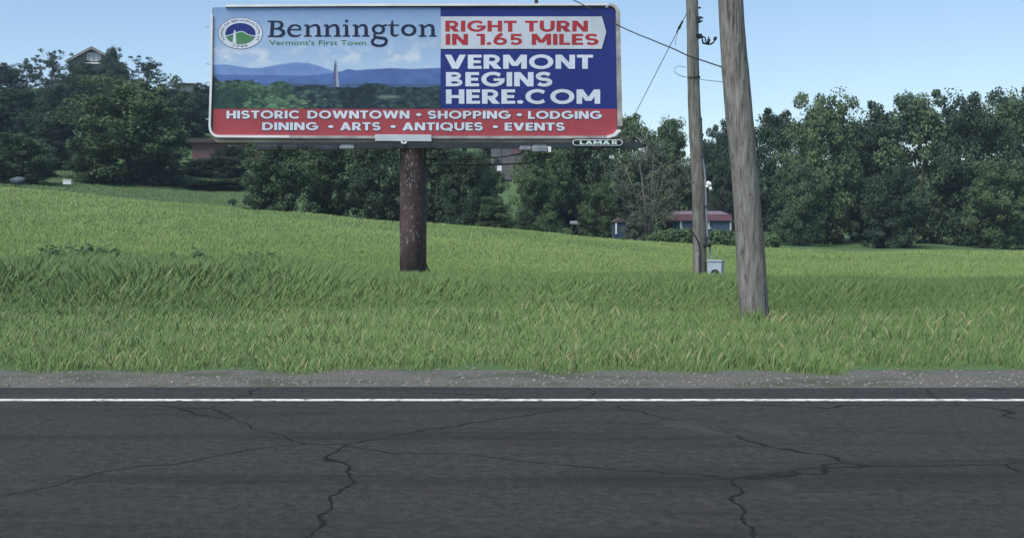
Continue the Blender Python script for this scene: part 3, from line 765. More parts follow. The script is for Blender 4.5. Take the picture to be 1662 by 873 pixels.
    C = np.where(ins, oc, C)
    C = np.clip(C, 0, 1)
    pw = np.array([W(a_, 0, YB).x for a_ in px]); zw = np.array([W(0, b_, YB).z for b_ in py])
    GX, GZ = np.meshgrid(pw, zw); off = parent_world(B)
    co = np.stack([GX - off.x, np.full_like(GX, YB - .002 - off.y), GZ - off.z], -1).reshape(-1, 3)
    idx = np.arange(nx * ny).reshape(ny, nx)
    fc = np.stack([idx[:-1, :-1], idx[1:, :-1], idx[1:, 1:], idx[:-1, 1:]], -1).reshape(-1, 4)
    me = bpy.data.meshes.new('landscape_print'); me.vertices.add(len(co)); me.vertices.foreach_set('co', co.ravel().astype(np.float32))
    me.loops.add(fc.size); me.loops.foreach_set('vertex_index', fc.ravel().astype(np.int32))
    me.polygons.add(len(fc)); me.polygons.foreach_set('loop_start', np.arange(0, fc.size, 4, dtype=np.int32)); me.update(calc_edges=True)
    ca = me.color_attributes.new('print', 'FLOAT_COLOR', 'POINT')
    ca.data.foreach_set('color', np.concatenate([C.reshape(-1, 3), np.ones((nx * ny, 1))], 1).ravel().astype(np.float32))
    m_ = bpy.data.materials.new('landscape_ink'); m_.use_nodes = True; n_ = m_.node_tree.nodes
    at = n_.new('ShaderNodeAttribute'); at.attribute_name = 'print'; m_.node_tree.links.new(at.outputs['Color'], n_['Principled BSDF'].inputs['Base Color'])
    n_['Principled BSDF'].inputs['Roughness'].default_value = .55; n_['Principled BSDF'].inputs['Specular IOR Level'].default_value = .25
    me.materials.append(m_)
    ob = bpy.data.objects.new('landscape_print', me); col.objects.link(ob); ob.parent = B
    return ob
land = landscape()
plate('landscape_board', rpoly(346, 12.6, 715, 177, 0, 0, 0, 0), .001, .03, backm)

# lettering: strokes drawn in the plane of the sign, each a few tenths of a millimetre in front of the last
class Ink:
    def __init__(s): s.b = MB(); s.k = 0
    def lay(s): s.k += 1; return -.006 - .0006 * (s.k % 6)
    def poly(s, pts):
        y = s.lay(); P3 = [Pp(*p, y) for p in pts]; s.b.add(P3, [tuple(range(len(P3)))])
    def stroke(s, pts, wid, closed=False):
        """a line of varying width (photo px), from a list of points"""
        y = s.lay(); n = len(pts)
        if not hasattr(wid, '__len__'): wid = [wid] * n
        vs_, fs = [], []
        for i, p in enumerate(pts):
            if closed: a, c = pts[(i - 1) % n], pts[(i + 1) % n]
            else: a, c = pts[max(0, i - 1)], pts[min(n - 1, i + 1)]
            t = Vector((c[0] - a[0], c[1] - a[1])); t = t.normalized() if t.length > 1e-6 else Vector((1, 0))
            nn = Vector((-t.y, t.x)) * wid[i] / 2
            vs_ += [Pp(p[0] + nn.x, p[1] + nn.y, y), Pp(p[0] - nn.x, p[1] - nn.y, y)]
        for i in range(n if closed else n - 1):
            j = (i + 1) % n; fs.append((2 * i, 2 * i + 1, 2 * j + 1, 2 * j))
        s.b.add(vs_, fs)
    def build(s, name, m, par): return s.b.build(name, m, par)

T_, HB = .235, .205      # stem and bar thickness of the heavy geometric capitals
def arc(cx, cy, rx, ry, a0, a1, n=18): return [(cx + rx * math.cos(R(a0 + (a1 - a0) * k / n)), cy + ry * math.sin(R(a0 + (a1 - a0) * k / n))) for k in range(n + 1)]
def ringpts(cx, cy, rx, ry, n=30): return [(cx + rx * math.cos(2 * math.pi * k / n), cy + ry * math.sin(2 * math.pi * k / n)) for k in range(n)]
def glyph(ch):
    """(advance, polygons, strokes[(points, width, closed)]) in a box one unit tall, y up"""
    t, h = T_, HB; P, S = [], []
    rc = lambda x0, y0, x1, y1: P.append([(x0, y0), (x1, y0), (x1, y1), (x0, y1)])
    if ch == 'I': rc(0, 0, t, 1); w = t
    elif ch == 'L': rc(0, 0, t, 1); rc(t, 0, .56, h); w = .56
    elif ch == 'E': rc(0, 0, t, 1); w = .58; rc(t, 0, w, h); rc(t, .5 - h / 2, w - .04, .5 + h / 2); rc(t, 1 - h, w, 1)
    elif ch == 'H': w = .78; rc(0, 0, t, 1); rc(w - t, 0, w, 1); rc(t, .5 - h / 2, w - t, .5 + h / 2)
    elif ch == 'T': w = .68; rc(0, 1 - h, w, 1); rc(w / 2 - t / 2, 0, w / 2 + t / 2, 1 - h)
    elif ch == 'N': w = .82; rc(0, 0, t, 1); rc(w - t, 0, w, 1); P.append([(0, 1), (t + .03, 1), (w, 0), (w - t - .03, 0)])
    elif ch == 'M':
        w = 1.0; rc(0, 0, t, 1); rc(w - t, 0, w, 1)
        P.append([(0, 1), (t + .03, 1), (w / 2 + .12, .2), (w / 2 - .12, .2)]); P.append([(w, 1), (w - t - .03, 1), (w / 2 - .12, .2), (w / 2 + .12, .2)])
    elif ch == 'V': w = .88; P += [[(0, 1), (t + .03, 1), (w / 2 + .13, 0), (w / 2 - .13, 0)], [(w, 1), (w - t - .03, 1), (w / 2 - .13, 0), (w / 2 + .13, 0)]]
    elif ch == 'A': w = .9; P += [[(0, 0), (t + .03, 0), (w / 2 + .13, 1), (w / 2 - .13, 1)], [(w, 0), (w - t - .03, 0), (w / 2 - .13, 1), (w / 2 + .13, 1)]]; rc(.22, .19, w - .22, .19 + h * .85)
    elif ch == 'W':
        w = 1.3; q = .36
        P += [[(0, 1), (t + .02, 1), (q + .12, 0), (q - .11, 0)], [(w / 2 + .11, 1), (w / 2 - .11, 1), (q - .12, 0), (q + .11, 0)],
              [(w / 2 - .11, 1), (w / 2 + .11, 1), (w - q + .12, 0), (w - q - .11, 0)], [(w, 1), (w - t - .02, 1), (w - q - .12, 0), (w - q + .11, 0)]]
    elif ch in 'OQ':
        w = 1.04; S.append((ringpts(w / 2, .5, w / 2 - t / 2, .515 - h / 2), (t + h) / 2, True))
        if ch == 'Q': P.append([(.52, .28), (.72, .34), (1.02, -.1), (.76, -.1)])
    elif ch == 'C': w = .97; S.append((arc(.51, .5, .51 - t / 2, .515 - h / 2, 42, 318, 26), (t + h) / 2, False))
    elif ch == 'G': w = 1.0; S.append((arc(.51, .5, .51 - t / 2, .515 - h / 2, 42, 352, 28), (t + h) / 2, False)); rc(.53, .38, 1.0, .38 + h * .9)
    elif ch == 'D': w = .86; rc(0, 0, t, 1); S.append(([(t * .8, 1 - h / 2), (.36, 1 - h / 2)] + arc(.36, .5, w - .36 - t / 2, .5 - h / 2, 84, -84, 16) + [(.36, h / 2), (t * .8, h / 2)], (t + h) / 2, False))
    elif ch in 'PR':
        w = .7; rc(0, 0, t, 1); q = h * .95
        S.append(([(t * .8, 1 - q / 2), (.36, 1 - q / 2)] + arc(.36, .67, w - .36 - t / 2, .33 - q / 2, 80, -80, 14) + [(.36, .34 + q / 2), (t * .8, .34 + q / 2)], q * 1.04, False))
        if ch == 'R': w = .74; P.append([(.23, .40), (.23 + t + .06, .40), (w + .02, 0), (w - t - .06, 0)])
    elif ch == 'B':
        w = .74; rc(0, 0, t, 1); q = h * .93
        for yc, ry, ww in ((.745, .255, .66), (.27, .27, .72)):
            S.append(([(t * .8, yc + ry - q / 2), (.38, yc + ry - q / 2)] + arc(.38, yc, ww - .38 - t / 2, ry - q / 2, 80, -80, 12) + [(.38, yc - ry + q / 2), (t * .8, yc - ry + q / 2)], q, False))
    elif ch == 'S':
        w = .72; q = h; ry = (.515 - q / 2) / 2
        S.append((arc(.36, 1.015 - q / 2 - ry, .36 - t / 2, ry, 22, 270, 20) + arc(.36, -.015 + q / 2 + ry, .36 - t / 2, ry, 88, -158, 20), q * 1.06, False))
    elif ch == 'U': w = .8; S.append(([(t / 2, 1), (t / 2, .4)] + arc(w / 2, .4, w / 2 - t / 2, .41 - h / 2, 180, 360, 18) + [(w - t / 2, .4), (w - t / 2, 1)], (t + h) / 2, False))
    elif ch == '1': w = .44; rc(w - t, 0, w, 1); rc(0, 1 - h, w - t, 1)
    elif ch == '5': w = .72; rc(.1, 1 - h, .66, 1); P.append([(.08, .44), (.08 + t * .8, .44), (.1 + t * .8, 1 - h), (.1, 1 - h)]); S.append(([(.16, .56)] + arc(.36, .325, .36 - t / 2, .34 - h / 2, 112, -155, 22), h, False))
    elif ch == '6': w = .76; S.append((ringpts(w / 2, .33, w / 2 - t / 2, .345 - h / 2), h, True)); S.append(([(t / 2 + .01, .34)] + [(.15, .56), (.26, .78), (.40, .93), (.5, 1.0)], [h * .9, h, h * 1.15, h * 1.2, h * 1.25], False))
    elif ch == '.': w = .26; P.append(ringpts(.13, .125, .135, .13, 16))
    elif ch == '*': w = .26; P.append(ringpts(.13, .5, .15, .19, 16))
    else: w = .3
    return w, P, S
def word(ink, text, x0, x1, ytop, ybase, grow=0.0):
    sp = .085; G = [glyph(c) for c in text]; tot = sum(g_[0] for g_ in G) + sp * (len(G) - 1)
    sx = (x1 - x0) / tot; sy = ybase - ytop; x = 0
    for w, P, S in G:
        mp = lambda p: (x0 + (x + p[0]) * sx, ybase - p[1] * sy)
        for p in P:
            q = [mp(a) for a in p]
            if grow:
                cx = sum(a[0] for a in q) / len(q); cy = sum(a[1] for a in q) / len(q)
                q = [(a[0] + math.copysign(grow, a[0] - cx), a[1] + math.copysign(grow, a[1] - cy)) for a in q]
            ink.poly(q)
        for pts, wd, cl in S:
            # stroke widths follow the horizontal stretch of the lettering
            q = [mp(a) for a in pts]; n = len(q); ws = []
            for i in range(n):
                a, c = (q[(i - 1) % n], q[(i + 1) % n]) if cl else (q[max(0, i - 1)], q[min(n - 1, i + 1)])
                tx, ty = abs(c[0] - a[0]), abs(c[1] - a[1]); l_ = math.hypot(tx, ty) + 1e-6
                w_ = wd[i] if hasattr(wd, '__len__') else wd
                ws.append(w_ * math.hypot(sx * ty / l_, sy * tx / l_) + 2 * grow)
            ink.stroke(q, ws, cl)
        x += w + sp
def lettering(words, m, par, shadow=None):
    if shadow is not None:
        s_ = Ink()
        for wd in words: word(s_, wd[0], wd[1] + .25, wd[2] + .25, wd[3] + .4, wd[4] + .4, .75)
        s_.b.v = [(v[0], v[1] + .0042, v[2]) for v in s_.b.v]
        s_.build('letter_outline', shadow, par)
    ink = Ink()
    for wd in words: word(ink, *wd)
    return ink.build('lettering', m, par)

banner = plate('arrow_banner', [(715.2, 27.4), (977, 27.4), (984, 52.5), (976.6, 79.8), (715.2, 79.8)], -.005, 0, paler)
plate('banner_shadow', [(715.2, 26.6), (978.5, 26.6), (985.8, 53), (978.2, 81.2), (715.2, 81.2)], -.0025, 0, shade_blue, banner)
lettering([('RIGHT', 722.8, 838.4, 34.2, 52), ('TURN', 852, 954.2, 34.2, 52)], redtext, banner)
lettering([('IN', 723.4, 759.6, 55.6, 73.5), ('1.65', 773.5, 848, 55.6, 73.5), ('MILES', 862.8, 972, 55.6, 73.5)], redtext, banner)
lettering([('VERMONT', 722.2, 962.5, 89.4, 112.2)], whitep, navy_o)
lettering([('BEGINS', 723.8, 896.6, 117.6, 140.6)], whitep, navy_o)
lettering([('HERE.COM', 723.8, 974, 145.6, 168.8)], whitep, navy_o)
red_o = [o for o in B.children if o.name.startswith('red_band')][0]
lettering([('HISTORIC', 367.6, 488, 180, 192.8), ('DOWNTOWN', 499, 664.6, 180, 192.8), ('*', 675.8, 683.5, 180, 192.8), ('SHOPPING', 694, 829, 180.3, 193), ('*', 839, 847, 180.3, 193), ('LODGING', 857, 977, 180.6, 193.2)], whitep, red_o, shade_red)
lettering([('DINING', 425.5, 517, 199, 211.6), ('*', 533, 541, 199.5, 212), ('ARTS', 552, 618, 199, 211.8), ('*', 634, 642, 199.5, 212), ('ANTIQUES', 653, 784, 199.2, 212), ('*', 800, 808, 199.8, 212.4), ('EVENTS', 819, 917, 199.6, 212.3)], whitep, red_o, shade_red)

# the town's name in a slender roman: thick and thin strokes
def serif_name():
    k = Ink(); Q = 7.914
    a = lambda *pts: [(330 + x / Q, y / Q) for x, y in pts]
    b_ = lambda *pts: [(530 + x / Q, y / Q) for x, y in pts]
    s = lambda pts, w: k.stroke(pts, [(v * 1.12 + 3) / Q for v in w] if hasattr(w, '__len__') else (w * 1.12 + 3) / Q)
    def smooth(pts, n=6):
        out = []; m_ = len(pts)
        for i in range(m_ - 1):
            p0, p1, p2, p3 = pts[max(0, i - 1)], pts[i], pts[i + 1], pts[min(m_ - 1, i + 2)]
            for j in range(n):
                t = j / n
                out.append(tuple(.5 * (2 * p1[d_] + (p2[d_] - p0[d_]) * t + (2 * p0[d_] - 5 * p1[d_] + 4 * p2[d_] - p3[d_]) * t * t + (3 * p1[d_] - p0[d_] - 3 * p2[d_] + p3[d_]) * t ** 3) for d_ in (0, 1)))
        return out + [pts[-1]]
    def sm(pts, w, n=6):
        p = smooth(pts, n); ws = np.interp(np.linspace(0, len(w) - 1, len(p)), range(len(w)), w); k.stroke(p, [(v * 1.12 + 3) / Q for v in ws])
    # B
    s(a((892, 278), (884, 380), (878, 470)), [40, 38, 40]); s(a((828, 279), (950, 279)), 14); s(a((826, 470), (950, 471)), 14)
    sm(a((890, 279), (955, 281), (998, 298), (1008, 325), (992, 355), (950, 372), (895, 374)), [13, 18, 30, 36, 30, 18, 12])
    sm(a((895, 374), (975, 378), (1018, 400), (1030, 425), (1008, 456), (960, 470), (880, 471)), [12, 18, 32, 40, 32, 18, 13])
    # e
    sm(a((1100, 386), (1180, 386), (1252, 386)), [14, 14, 14])
    sm(a((1246, 388), (1232, 345), (1180, 327), (1125, 345), (1098, 398), (1118, 450), (1180, 469), (1225, 462), (1252, 444)), [26, 22, 16, 26, 38, 32, 20, 14, 9])
    def n_(f, x0, x1):
        # x0, x1: the two stems
        s(f((x0 - 2, 330), (x0, 400), (x0, 468)), [34, 36, 38]); s(f((x0 - 46, 331), (x0 + 8, 328)), 15)
        s(f((x0 - 50, 467), (x0 + 50, 467)), 13); s(f((x1 - 50, 467), (x1 + 48, 467)), 13)
        d_ = x1 - x0
        sm(f((x0 + 6, 368), (x0 + d_ * .35, 338), (x0 + d_ * .68, 327), (x1 - 8, 345), (x1, 390), (x1, 468)), [12, 16, 24, 34, 38, 40])
    n_(a, 1342, 1482)
    n_(lambda *p: [(330 + x / Q, y / Q) for x, y in p], 1592, 1726)
    # i
    s(b_((256, 330), (258, 400), (258, 468)), [34, 36, 38]); s(b_((208, 332), (262, 327)), 15); s(b_((206, 467), (302, 467)), 13)
    k.poly([(530 + x / Q, y / Q) for x, y in ringpts(257, 274, 21, 18, 16)])
    n_(b_, 382, 508)
    # g
    p = ringpts(666, 381, 66, 52, 26); k.stroke([(530 + x / Q, y / Q) for x, y in p], [(22 + 18 * abs(math.cos(2 * math.pi * i / 26))) / Q for i in range(26)], True)
    sm(b_((716, 346), (745, 330), (778, 329)), [16, 16, 16])
    sm(b_((640, 428), (615, 452), (622, 478), (680, 490), (745, 500), (768, 532), (745, 575), (680, 592), (610, 578), (586, 545), (602, 510), (634, 484)), [14, 22, 26, 30, 34, 34, 28, 24, 28, 30, 24, 14], 5)
    # t
    sm(b_((845, 268), (842, 330), (840, 400), (846, 446), (876, 462), (908, 456), (928, 444)), [14, 32, 36, 36, 24, 14, 9]); s(b_((790, 328), (930, 328)), 13)
    # o
    p = ringpts(1056, 392, 78, 62, 26); k.stroke([(530 + x / Q, y / Q) for x, y in p], [(24 + 19 * abs(math.cos(2 * math.pi * i / 26))) / Q for i in range(26)], True)
    n_(b_, 1234, 1366)
    k.build('town_name', inkblue, land)
serif_name()

def textmesh(body, m, name, par, place, height_px, width_px=None):
    """plain lettering from Blender's own built-in font, laid on the sign; place(u, v) -> point of the sign"""
    c = bpy.data.curves.new(name, 'FONT'); c.body = body; c.size = 1; c.resolution_u = 3
    o = bpy.data.objects.new('tmp', c); col.objects.link(o)
    dg = bpy.context.evaluated_depsgraph_get(); me = bpy.data.meshes.new_from_object(o.evaluated_get(dg))
    bpy.data.objects.remove(o)
    xs = [v.co.x for v in me.vertices]; x0, x1 = min(xs), max(xs); cap = .69
    off = parent_world(par)
    for v in me.vertices:
        u_ = (v.co.x - x0) / (x1 - x0); v.co = place(u_, v.co.y / cap) - off
    me.materials.append(m); me.name = name
    o = bpy.data.objects.new(name, me); col.objects.link(o); o.parent = par
    return o
for q in (0, .35):
    textmesh("Vermont's First Town", inkgreen, 'slogan', land, lambda u_, v_: Pp(436.5 + u_ * 157 + q, 73.6 - v_ * 8.0, -.006 - q * .002), 8)

# round town seal
sealb = plate('town_seal', ringpts(390.3, 54.6, 36.6, 25.8, 40), -.006, 0, inkblue, land)
def disc(pts, y, m, name): return MB().prism([xz(*p) for p in pts], YB + y, YB + y + .001).build(name, m, sealb)
disc(ringpts(390.3, 54.6, 35.7, 25.1, 40), -.008, whitep, 'seal_ring')
SX, SY = 390.3, 55.1; rx, ry = 24.6, 17.2
disc([p for p in ringpts(SX, SY, rx, ry, 48)], -.010, navy, 'seal_sky')
hillp = [(SX - 24, SY + 4.4)] + [(SX + dx, SY + dy) for dx, dy in ((-16, 2.2), (-9, -.4), (-3, -2.6), (2, -3.2), (7, -1.8), (12, 1.6), (18, 3.4), (24, 3.8))]
low = [(SX + rx * math.cos(R(a)), SY + ry * math.sin(R(a))) for a in range(12, 169, 6)]
hillp[0] = (SX - 24.0, SY + 4.2)
greenp = flat('printed_hill_green', (.075, .22, .10))
disc(hillp + low, -.012, greenp, 'seal_hill')
k = Ink(); k.stroke(hillp, 1.3); k.b.v = [(v[0], v[1] - .008, v[2]) for v in k.b.v]; k.build('seal_outline', whitep, sealb)
disc([(SX - 10.6, SY - 4), (SX - 9.2, SY - 6.2), (SX - 8, SY - 4), (SX - 6.4, SY + 17.6), (SX - 12.8, SY + 14.9)], -.0165, whitep, 'seal_obelisk')
for body, a0, a1, rr in (('TOWN OF BENNINGTON, VT', 213, -33, .845), ('1749', 248, 292, .845)):
    def pl(u_, v_, a0=a0, a1=a1, rr=rr, body=body):
        a = R(a0 + (a1 - a0) * u_); e = 1 if body[0] == 'T' else -1
        r_ = 1 + e * .155 * (v_ - .5)
        return Pp(SX + 30.2 * r_ * math.cos(a), SY - .4 - 21.2 * r_ * math.sin(a), -.0105)
    textmesh(body, inkblue, 'seal_lettering', sealb, pl, 4)

# apron, catwalk, lamps and cables under the sign
plate('apron', [(346, 225), (1010, 225), (1011, 231), (352, 231)], .0, .32, apron)
plate('bent_plate', [(608.5, 219), (700, 219.6), (700, 230.5), (609, 229.8)], -.12, -.06, silver, bevel=.01)
b = MB(); a_, c_ = Pp(418, 0).x, W(1041, 0, YB - .45).x; zt, zb_ = W(0, 231.5, YB - .5).z, W(0, 240.8, YB - .5).z
b.box(((a_ + c_) / 2, YB - .45, (zt + zb_) / 2), (c_ - a_, .10, zt - zb_))
b.box(((Pp(700, 0).x + c_) / 2, YB - .15, (zt + zb_) / 2 - .01), (c_ - Pp(700, 0).x, .08, .09))
b.build('catwalk', steel, B)
b = MB(); q = W(1049, 235, YB - .45)
b.tube([(c_, YB - .45, q.z), (q.x, YB - .45, q.z)], .06, 8); b.build('catwalk_end', steel, B)
for px in (455, 494, 640, 700, 790, 869, 966):
    b = MB(); z_ = Pp(0, 240.5).z
    b.box((Pp(px, 0).x, YB - .1, z_), (.16, .85, .07)); b.build('catwalk_bracket', steel, B)
for px0, px1, y0, y1, m_ in ((418, 452, 236, 244.5, lampd), (459, 484, 237, 244.5, lampd), (511, 549, 237.5, 245, lampd), (551, 575, 237.8, 242.6, lampm), (843, 862, 239, 244.5, lampm), (863, 888, 238, 247, lampm)):
    b = MB(); a, c = W(px0, y1, YB - .55), W(px1, y0, YB - .55)
    b.box(((a.x + c.x) / 2, YB - .5, (a.z + c.z) / 2), (c.x - a.x, .28, c.z - a.z)); l_ = b.build('lamp', m_, B, bevel=.02)
    b = MB(); b.box(((a.x + c.x) / 2, YB - .5, c.z + .02), (c.x - a.x - .06, .22, .03)); b.build('lens', m_, l_)
b = MB(); a, c = W(888.5, 247.5, YB - .5), W(893, 238.5, YB - .5); b.box(((a.x + c.x) / 2, YB - .5, (a.z + c.z) / 2), (.07, .3, c.z - a.z)); b.build('lamp_bracket', tw, B)
b = MB(); a, c = W(960, 243.4, YB - .5), W(976, 238, YB - .5); b.box(((a.x + c.x) / 2, YB - .45, (a.z + c.z) / 2), (c.x - a.x, .3, c.z - a.z)); b.build('junction_box', rubber, B, bevel=.01)
b = MB(); q = Pp(653, 235); b.tube([Pp(651, 231, -.55), Pp(651.5, 235, -.55), Pp(656, 235.5, -.55), Pp(659, 233, -.55)], .025, 6); b.build('hook', tw, B)
cab = lambda pts, r_: MB().tube(pts, r_, 6).build('power_cable', rubber, B, smooth=True)
def sag(pts, n=8):
    out = []; m_ = len(pts)
    for i in range(m_ - 1):
        p0, p1, p2, p3 = (Vector(pts[max(0, i - 1)]), Vector(pts[i]), Vector(pts[i + 1]), Vector(pts[min(m_ - 1, i + 2)]))
        for j in range(n):
            t = j / n; out.append(.5 * (2 * p1 + (p2 - p0) * t + (2 * p0 - 5 * p1 + 4 * p2 - p3) * t * t + (3 * p1 - p0 - 3 * p2 + p3) * t ** 3))
    return out + [Vector(pts[-1])]
cab(sag([Pp(873, 244, -.4), Pp(873, 254, -.3), Pp(866, 262, -.2), Pp(845, 265.5, 0), Pp(780, 267.5, .1), Pp(692, 266, .3)]), .022)
cab(sag([Pp(845, 244, -.4), Pp(843, 250, -.3), Pp(815, 255, -.1), Pp(750, 259, .1), Pp(692, 257, .3)]), .018)
# oval maker's plate
near = lambda px, py, dy: (CX + (px - CX) * (YB + dy) / YB, HY + (py - HY) * (YB + dy) / YB)     # the sign-plane pixel of a point standing dy nearer
ov = plate('oval_plate', [near(970 + math.copysign(34, math.cos(R(a))) + 6.6 * math.cos(R(a)), 231.6 + 5 * math.sin(R(a)), -.6) for a in range(-90, 270, 10)], -.60, -.57, whitep)
inner = MB().prism([xz(*near(970 + math.copysign(34, math.cos(R(a))) + 5.2 * math.cos(R(a)), 231.6 + 3.8 * math.sin(R(a)), -.6)) for a in range(-90, 270, 10)], YB - .604, YB - .6).build('plate_field', rubber, ov)
k = Ink()
for tx, u0, u1 in (('LAMA', 941, 990), ('R', 993, 1002)):
    (u0, v0), (u1, v1) = near(u0, 228.7, -.6), near(u1, 234.6, -.6); word(k, tx, u0, u1, v0, v1)
k.b.v = [(v[0], v[1] - .603, v[2]) for v in k.b.v]
k.build('lettering', mat('pale_green_print', (.62, .74, .68), .5, var=.05), ov)

# post: one steel tube, rusty with flaked white spots
def rustpost():
    m = mat('rusty_post', (.046, .029, .029), .85, scale=2.2, c2=(.098, .066, .062), stretch=(1.4, 1.4, .5), bump=.01)
    n = m.node_tree.nodes; l = m.node_tree.links; bs = n['Principled BSDF']; old = bs.inputs['Base Color'].links[0].from_socket
    tc = n.new('ShaderNodeTexCoord'); mp = n.new('ShaderNodeMapping'); mp.inputs['Scale'].default_value = (26, 26, 8); l.new(tc.outputs['Object'], mp.inputs[0])
    a = n.new('ShaderNodeTexNoise'); a.inputs['Scale'].default_value = 1; a.inputs['Detail'].default_value = 5; l.new(mp.outputs[0], a.inputs['Vector'])
    c = n.new('ShaderNodeTexNoise'); c.inputs['Scale'].default_value = 1.6; c.inputs['Detail'].default_value = 2; l.new(tc.outputs['Object'], c.inputs['Vector'])
    s = n.new('ShaderNodeMath'); s.operation = 'MULTIPLY_ADD'; s.inputs[1].default_value = .35; l.new(c.outputs[0], s.inputs[0]); l.new(a.outputs[0], s.inputs[2])
    r_ = n.new('ShaderNodeValToRGB'); r_.color_ramp.elements[0].position = .79; r_.color_ramp.elements[1].position = .84
    l.new(s.outputs[0], r_.inputs[0]); mx = n.new('ShaderNodeMix'); mx.data_type = 'RGBA'; mx.inputs[7].default_value = (.26, .25, .26, 1)
    l.new(r_.outputs[0], mx.inputs[0]); l.new(old, mx.inputs[6]); l.new(mx.outputs[2], bs.inputs['Base Color'])
    return m
rust = rustpost()
pa, pb = W(649.5, 0, YB), W(687.5, 0, YB); xc = (pa.x + pb.x) / 2; rad = (pb.x - pa.x) / 2
YP = YB + .35
b = MB(); b.tube([(xc, YP, -.5), (xc, YP, 1.5), (xc, YP, 3), (xc, YP, Pp(0, 236).z), (xc, YP, 6.5)], rad * 1.012, 36); post = b.build('post', rust, B, smooth=True)
b = MB(); b.box((W(690.8, 0, YB).x, YP + .1, 2.0), (.09, .12, 4.2)); b.build('conduit', mat('conduit_grey', (.06, .065, .07), .6, var=.3), B, bevel=.02)
cab(sag([W(687.3, 238, YB - .1), W(687.2, 300, YB - .1), W(688, 400, YB - .1), W(690.5, 425, YB - .1), W(696, 440, YB - .12), W(702, 458, YB - .15), W(704, 468, YB - .15)]), .022)
# mast on top of the sign for the service cable
ma, mb = W(870.5, 10, YB + .2), W(870.5, -42, YB + .2)
b = MB(); b.tube([ma, mb], .05, 8); b.build('mast', steel, B)

# ------------------------------------------------------------------ utility poles
def woodmat(name, a, c, scale=3.0):
    m = mat(name, a, .9, scale=scale, c2=c, stretch=(4, 4, .7), bump=.012, lo=.3, hi=.72)
    n = m.node_tree.nodes; l = m.node_tree.links; bs = n['Principled BSDF']; old = bs.inputs['Base Color'].links[0].from_socket
    tc = n.new('ShaderNodeTexCoord')
    for scl, lo_, hi_, k_ in (((34, 34, .9), .60, .66, (.035, .032, .028, 1)), ((7, 7, 4.5), .66, .72, (.07, .06, .05, 1)), ((14, 14, 1.2), .64, .74, (.28, .275, .255, 1))):
        mp = n.new('ShaderNodeMapping'); mp.inputs['Scale'].default_value = scl; l.new(tc.outputs['Object'], mp.inputs[0])
        t = n.new('ShaderNodeTexNoise'); t.inputs['Scale'].default_value = 1; t.inputs['Detail'].default_value = 4; l.new(mp.outputs[0], t.inputs['Vector'])
        r_ = n.new('ShaderNodeMapRange'); r_.inputs[1].default_value = lo_; r_.inputs[2].default_value = hi_; r_.inputs[4].default_value = .75; l.new(t.outputs[0], r_.inputs[0])
        mx = n.new('ShaderNodeMix'); mx.data_type = 'RGBA'; mx.inputs[7].default_value = k_
        l.new(r_.outputs[0], mx.inputs[0]); l.new(old, mx.inputs[6]); old = mx.outputs[2]
    l.new(old, bs.inputs['Base Color'])
    return m
wood1 = woodmat('weathered_pole_wood', (.065, .062, .054), (.235, .23, .205))
wood2 = woodmat('split_pole_wood', (.070, .066, .058), (.27, .26, .235), 4.5)
galv = mat('galvanised_steel', (.28, .30, .31), .4, scale=6, var=.15, metal=.5)
insul = mat('white_porcelain', (.75, .75, .74), .3, var=.05)
def leanpole(name, label, Y, edges, rz, wood, top):
    """edges: photo (left, right) of the pole at two heights; leaning, tapering, a little crooked"""
    (ya, la, ra), (yb, lb, rb) = edges
    A, C = W((la + ra) / 2, ya, Y), W((lb + rb) / 2, yb, Y); rA, rC = (ra - la) / 2 / F * Y, (rb - lb) / 2 / F * Y
    at = lambda z: A + (C - A) * ((z - A.z) / (C.z - A.z)); rt = lambda z: rA + (rC - rA) * ((z - A.z) / (C.z - A.z))
    o = root(name, (at(0).x, Y, 0), label, 'utility pole')
    zs = np.linspace(-.6, top, 40); r = np.random.default_rng(int(Y * 10))
    b_ = MB(); b_.tube([at(z) + Vector((.012 * math.sin(z * 1.3 + Y), .01 * math.sin(z * 1.7), 0)) for z in zs], [rt(z) * (1 + .03 * math.sin(z * 2.1)) for z in zs], 20)
    b_.v = [(v[0] + r.normal(0, .0025), v[1] + r.normal(0, .0025), v[2]) for v in b_.v]
    sh = b_.build('shaft', wood, o, smooth=True)
    return o, sh, at, rt
Y1 = 24.0
U1, sh1, at1, rt1 = leanpole('utility_pole', 'slim weathered wooden utility pole carrying a grey meter box', Y1, ((0, 1113, 1131.5), (443, 1126, 1147)), 0, wood1, 9.6)
Y2 = 18.0
U2, sh2, at2, rt2 = leanpole('utility_pole', 'thick weathered wooden utility pole at the right end of the black cable', Y2, ((0, 1166, 1206), (443, 1197.5, 1242)), 0, wood2, 9.2)
def V1(px, py, dy=0.0): q = W(px, py, Y1); return Vector((q.x, Y1 + dy, q.z))
# hardware of the slim pole
b = MB(); b.tube([V1(1126, 13.5), V1(1137.5, 13.2)], .014, 6); b.tube([V1(1134.5, 13.2), V1(1136, 13.2)], .026, 8); b.build('bolt', steel, U1)
b = MB(); b.box(V1(1130.5, 34, -.05), (.1, .16, .12)); b.tube([V1(1131, 29.5, -.05), V1(1136, 29, -.05), V1(1139.5, 31, -.05)], .02, 6); b.tube([V1(1131, 36, -.05), V1(1135, 37, -.05), V1(1139, 35, -.05)], .018, 6); b.build('clamp', steel, U1)
b = MB(); b.box(V1(1132, 60, -.04), (.13, .16, .09)); b.tube(sag([V1(1133, 59, -.05), V1(1138, 60, -.06), V1(1139, 69, -.06), V1(1144, 72, -.06), V1(1150, 71, -.06)]), .016, 6)
b.tube(sag([V1(1138, 60, -.05), V1(1143, 63, -.07), V1(1144, 69, -.07), V1(1149, 70, -.07), V1(1148.5, 61, -.07)]), .014, 6)
b.tube(sag([V1(1139, 71, -.05), V1(1149, 73, -.06), V1(1156, 70.5, -.06), V1(1160, 62, -.06)]), .018, 6)
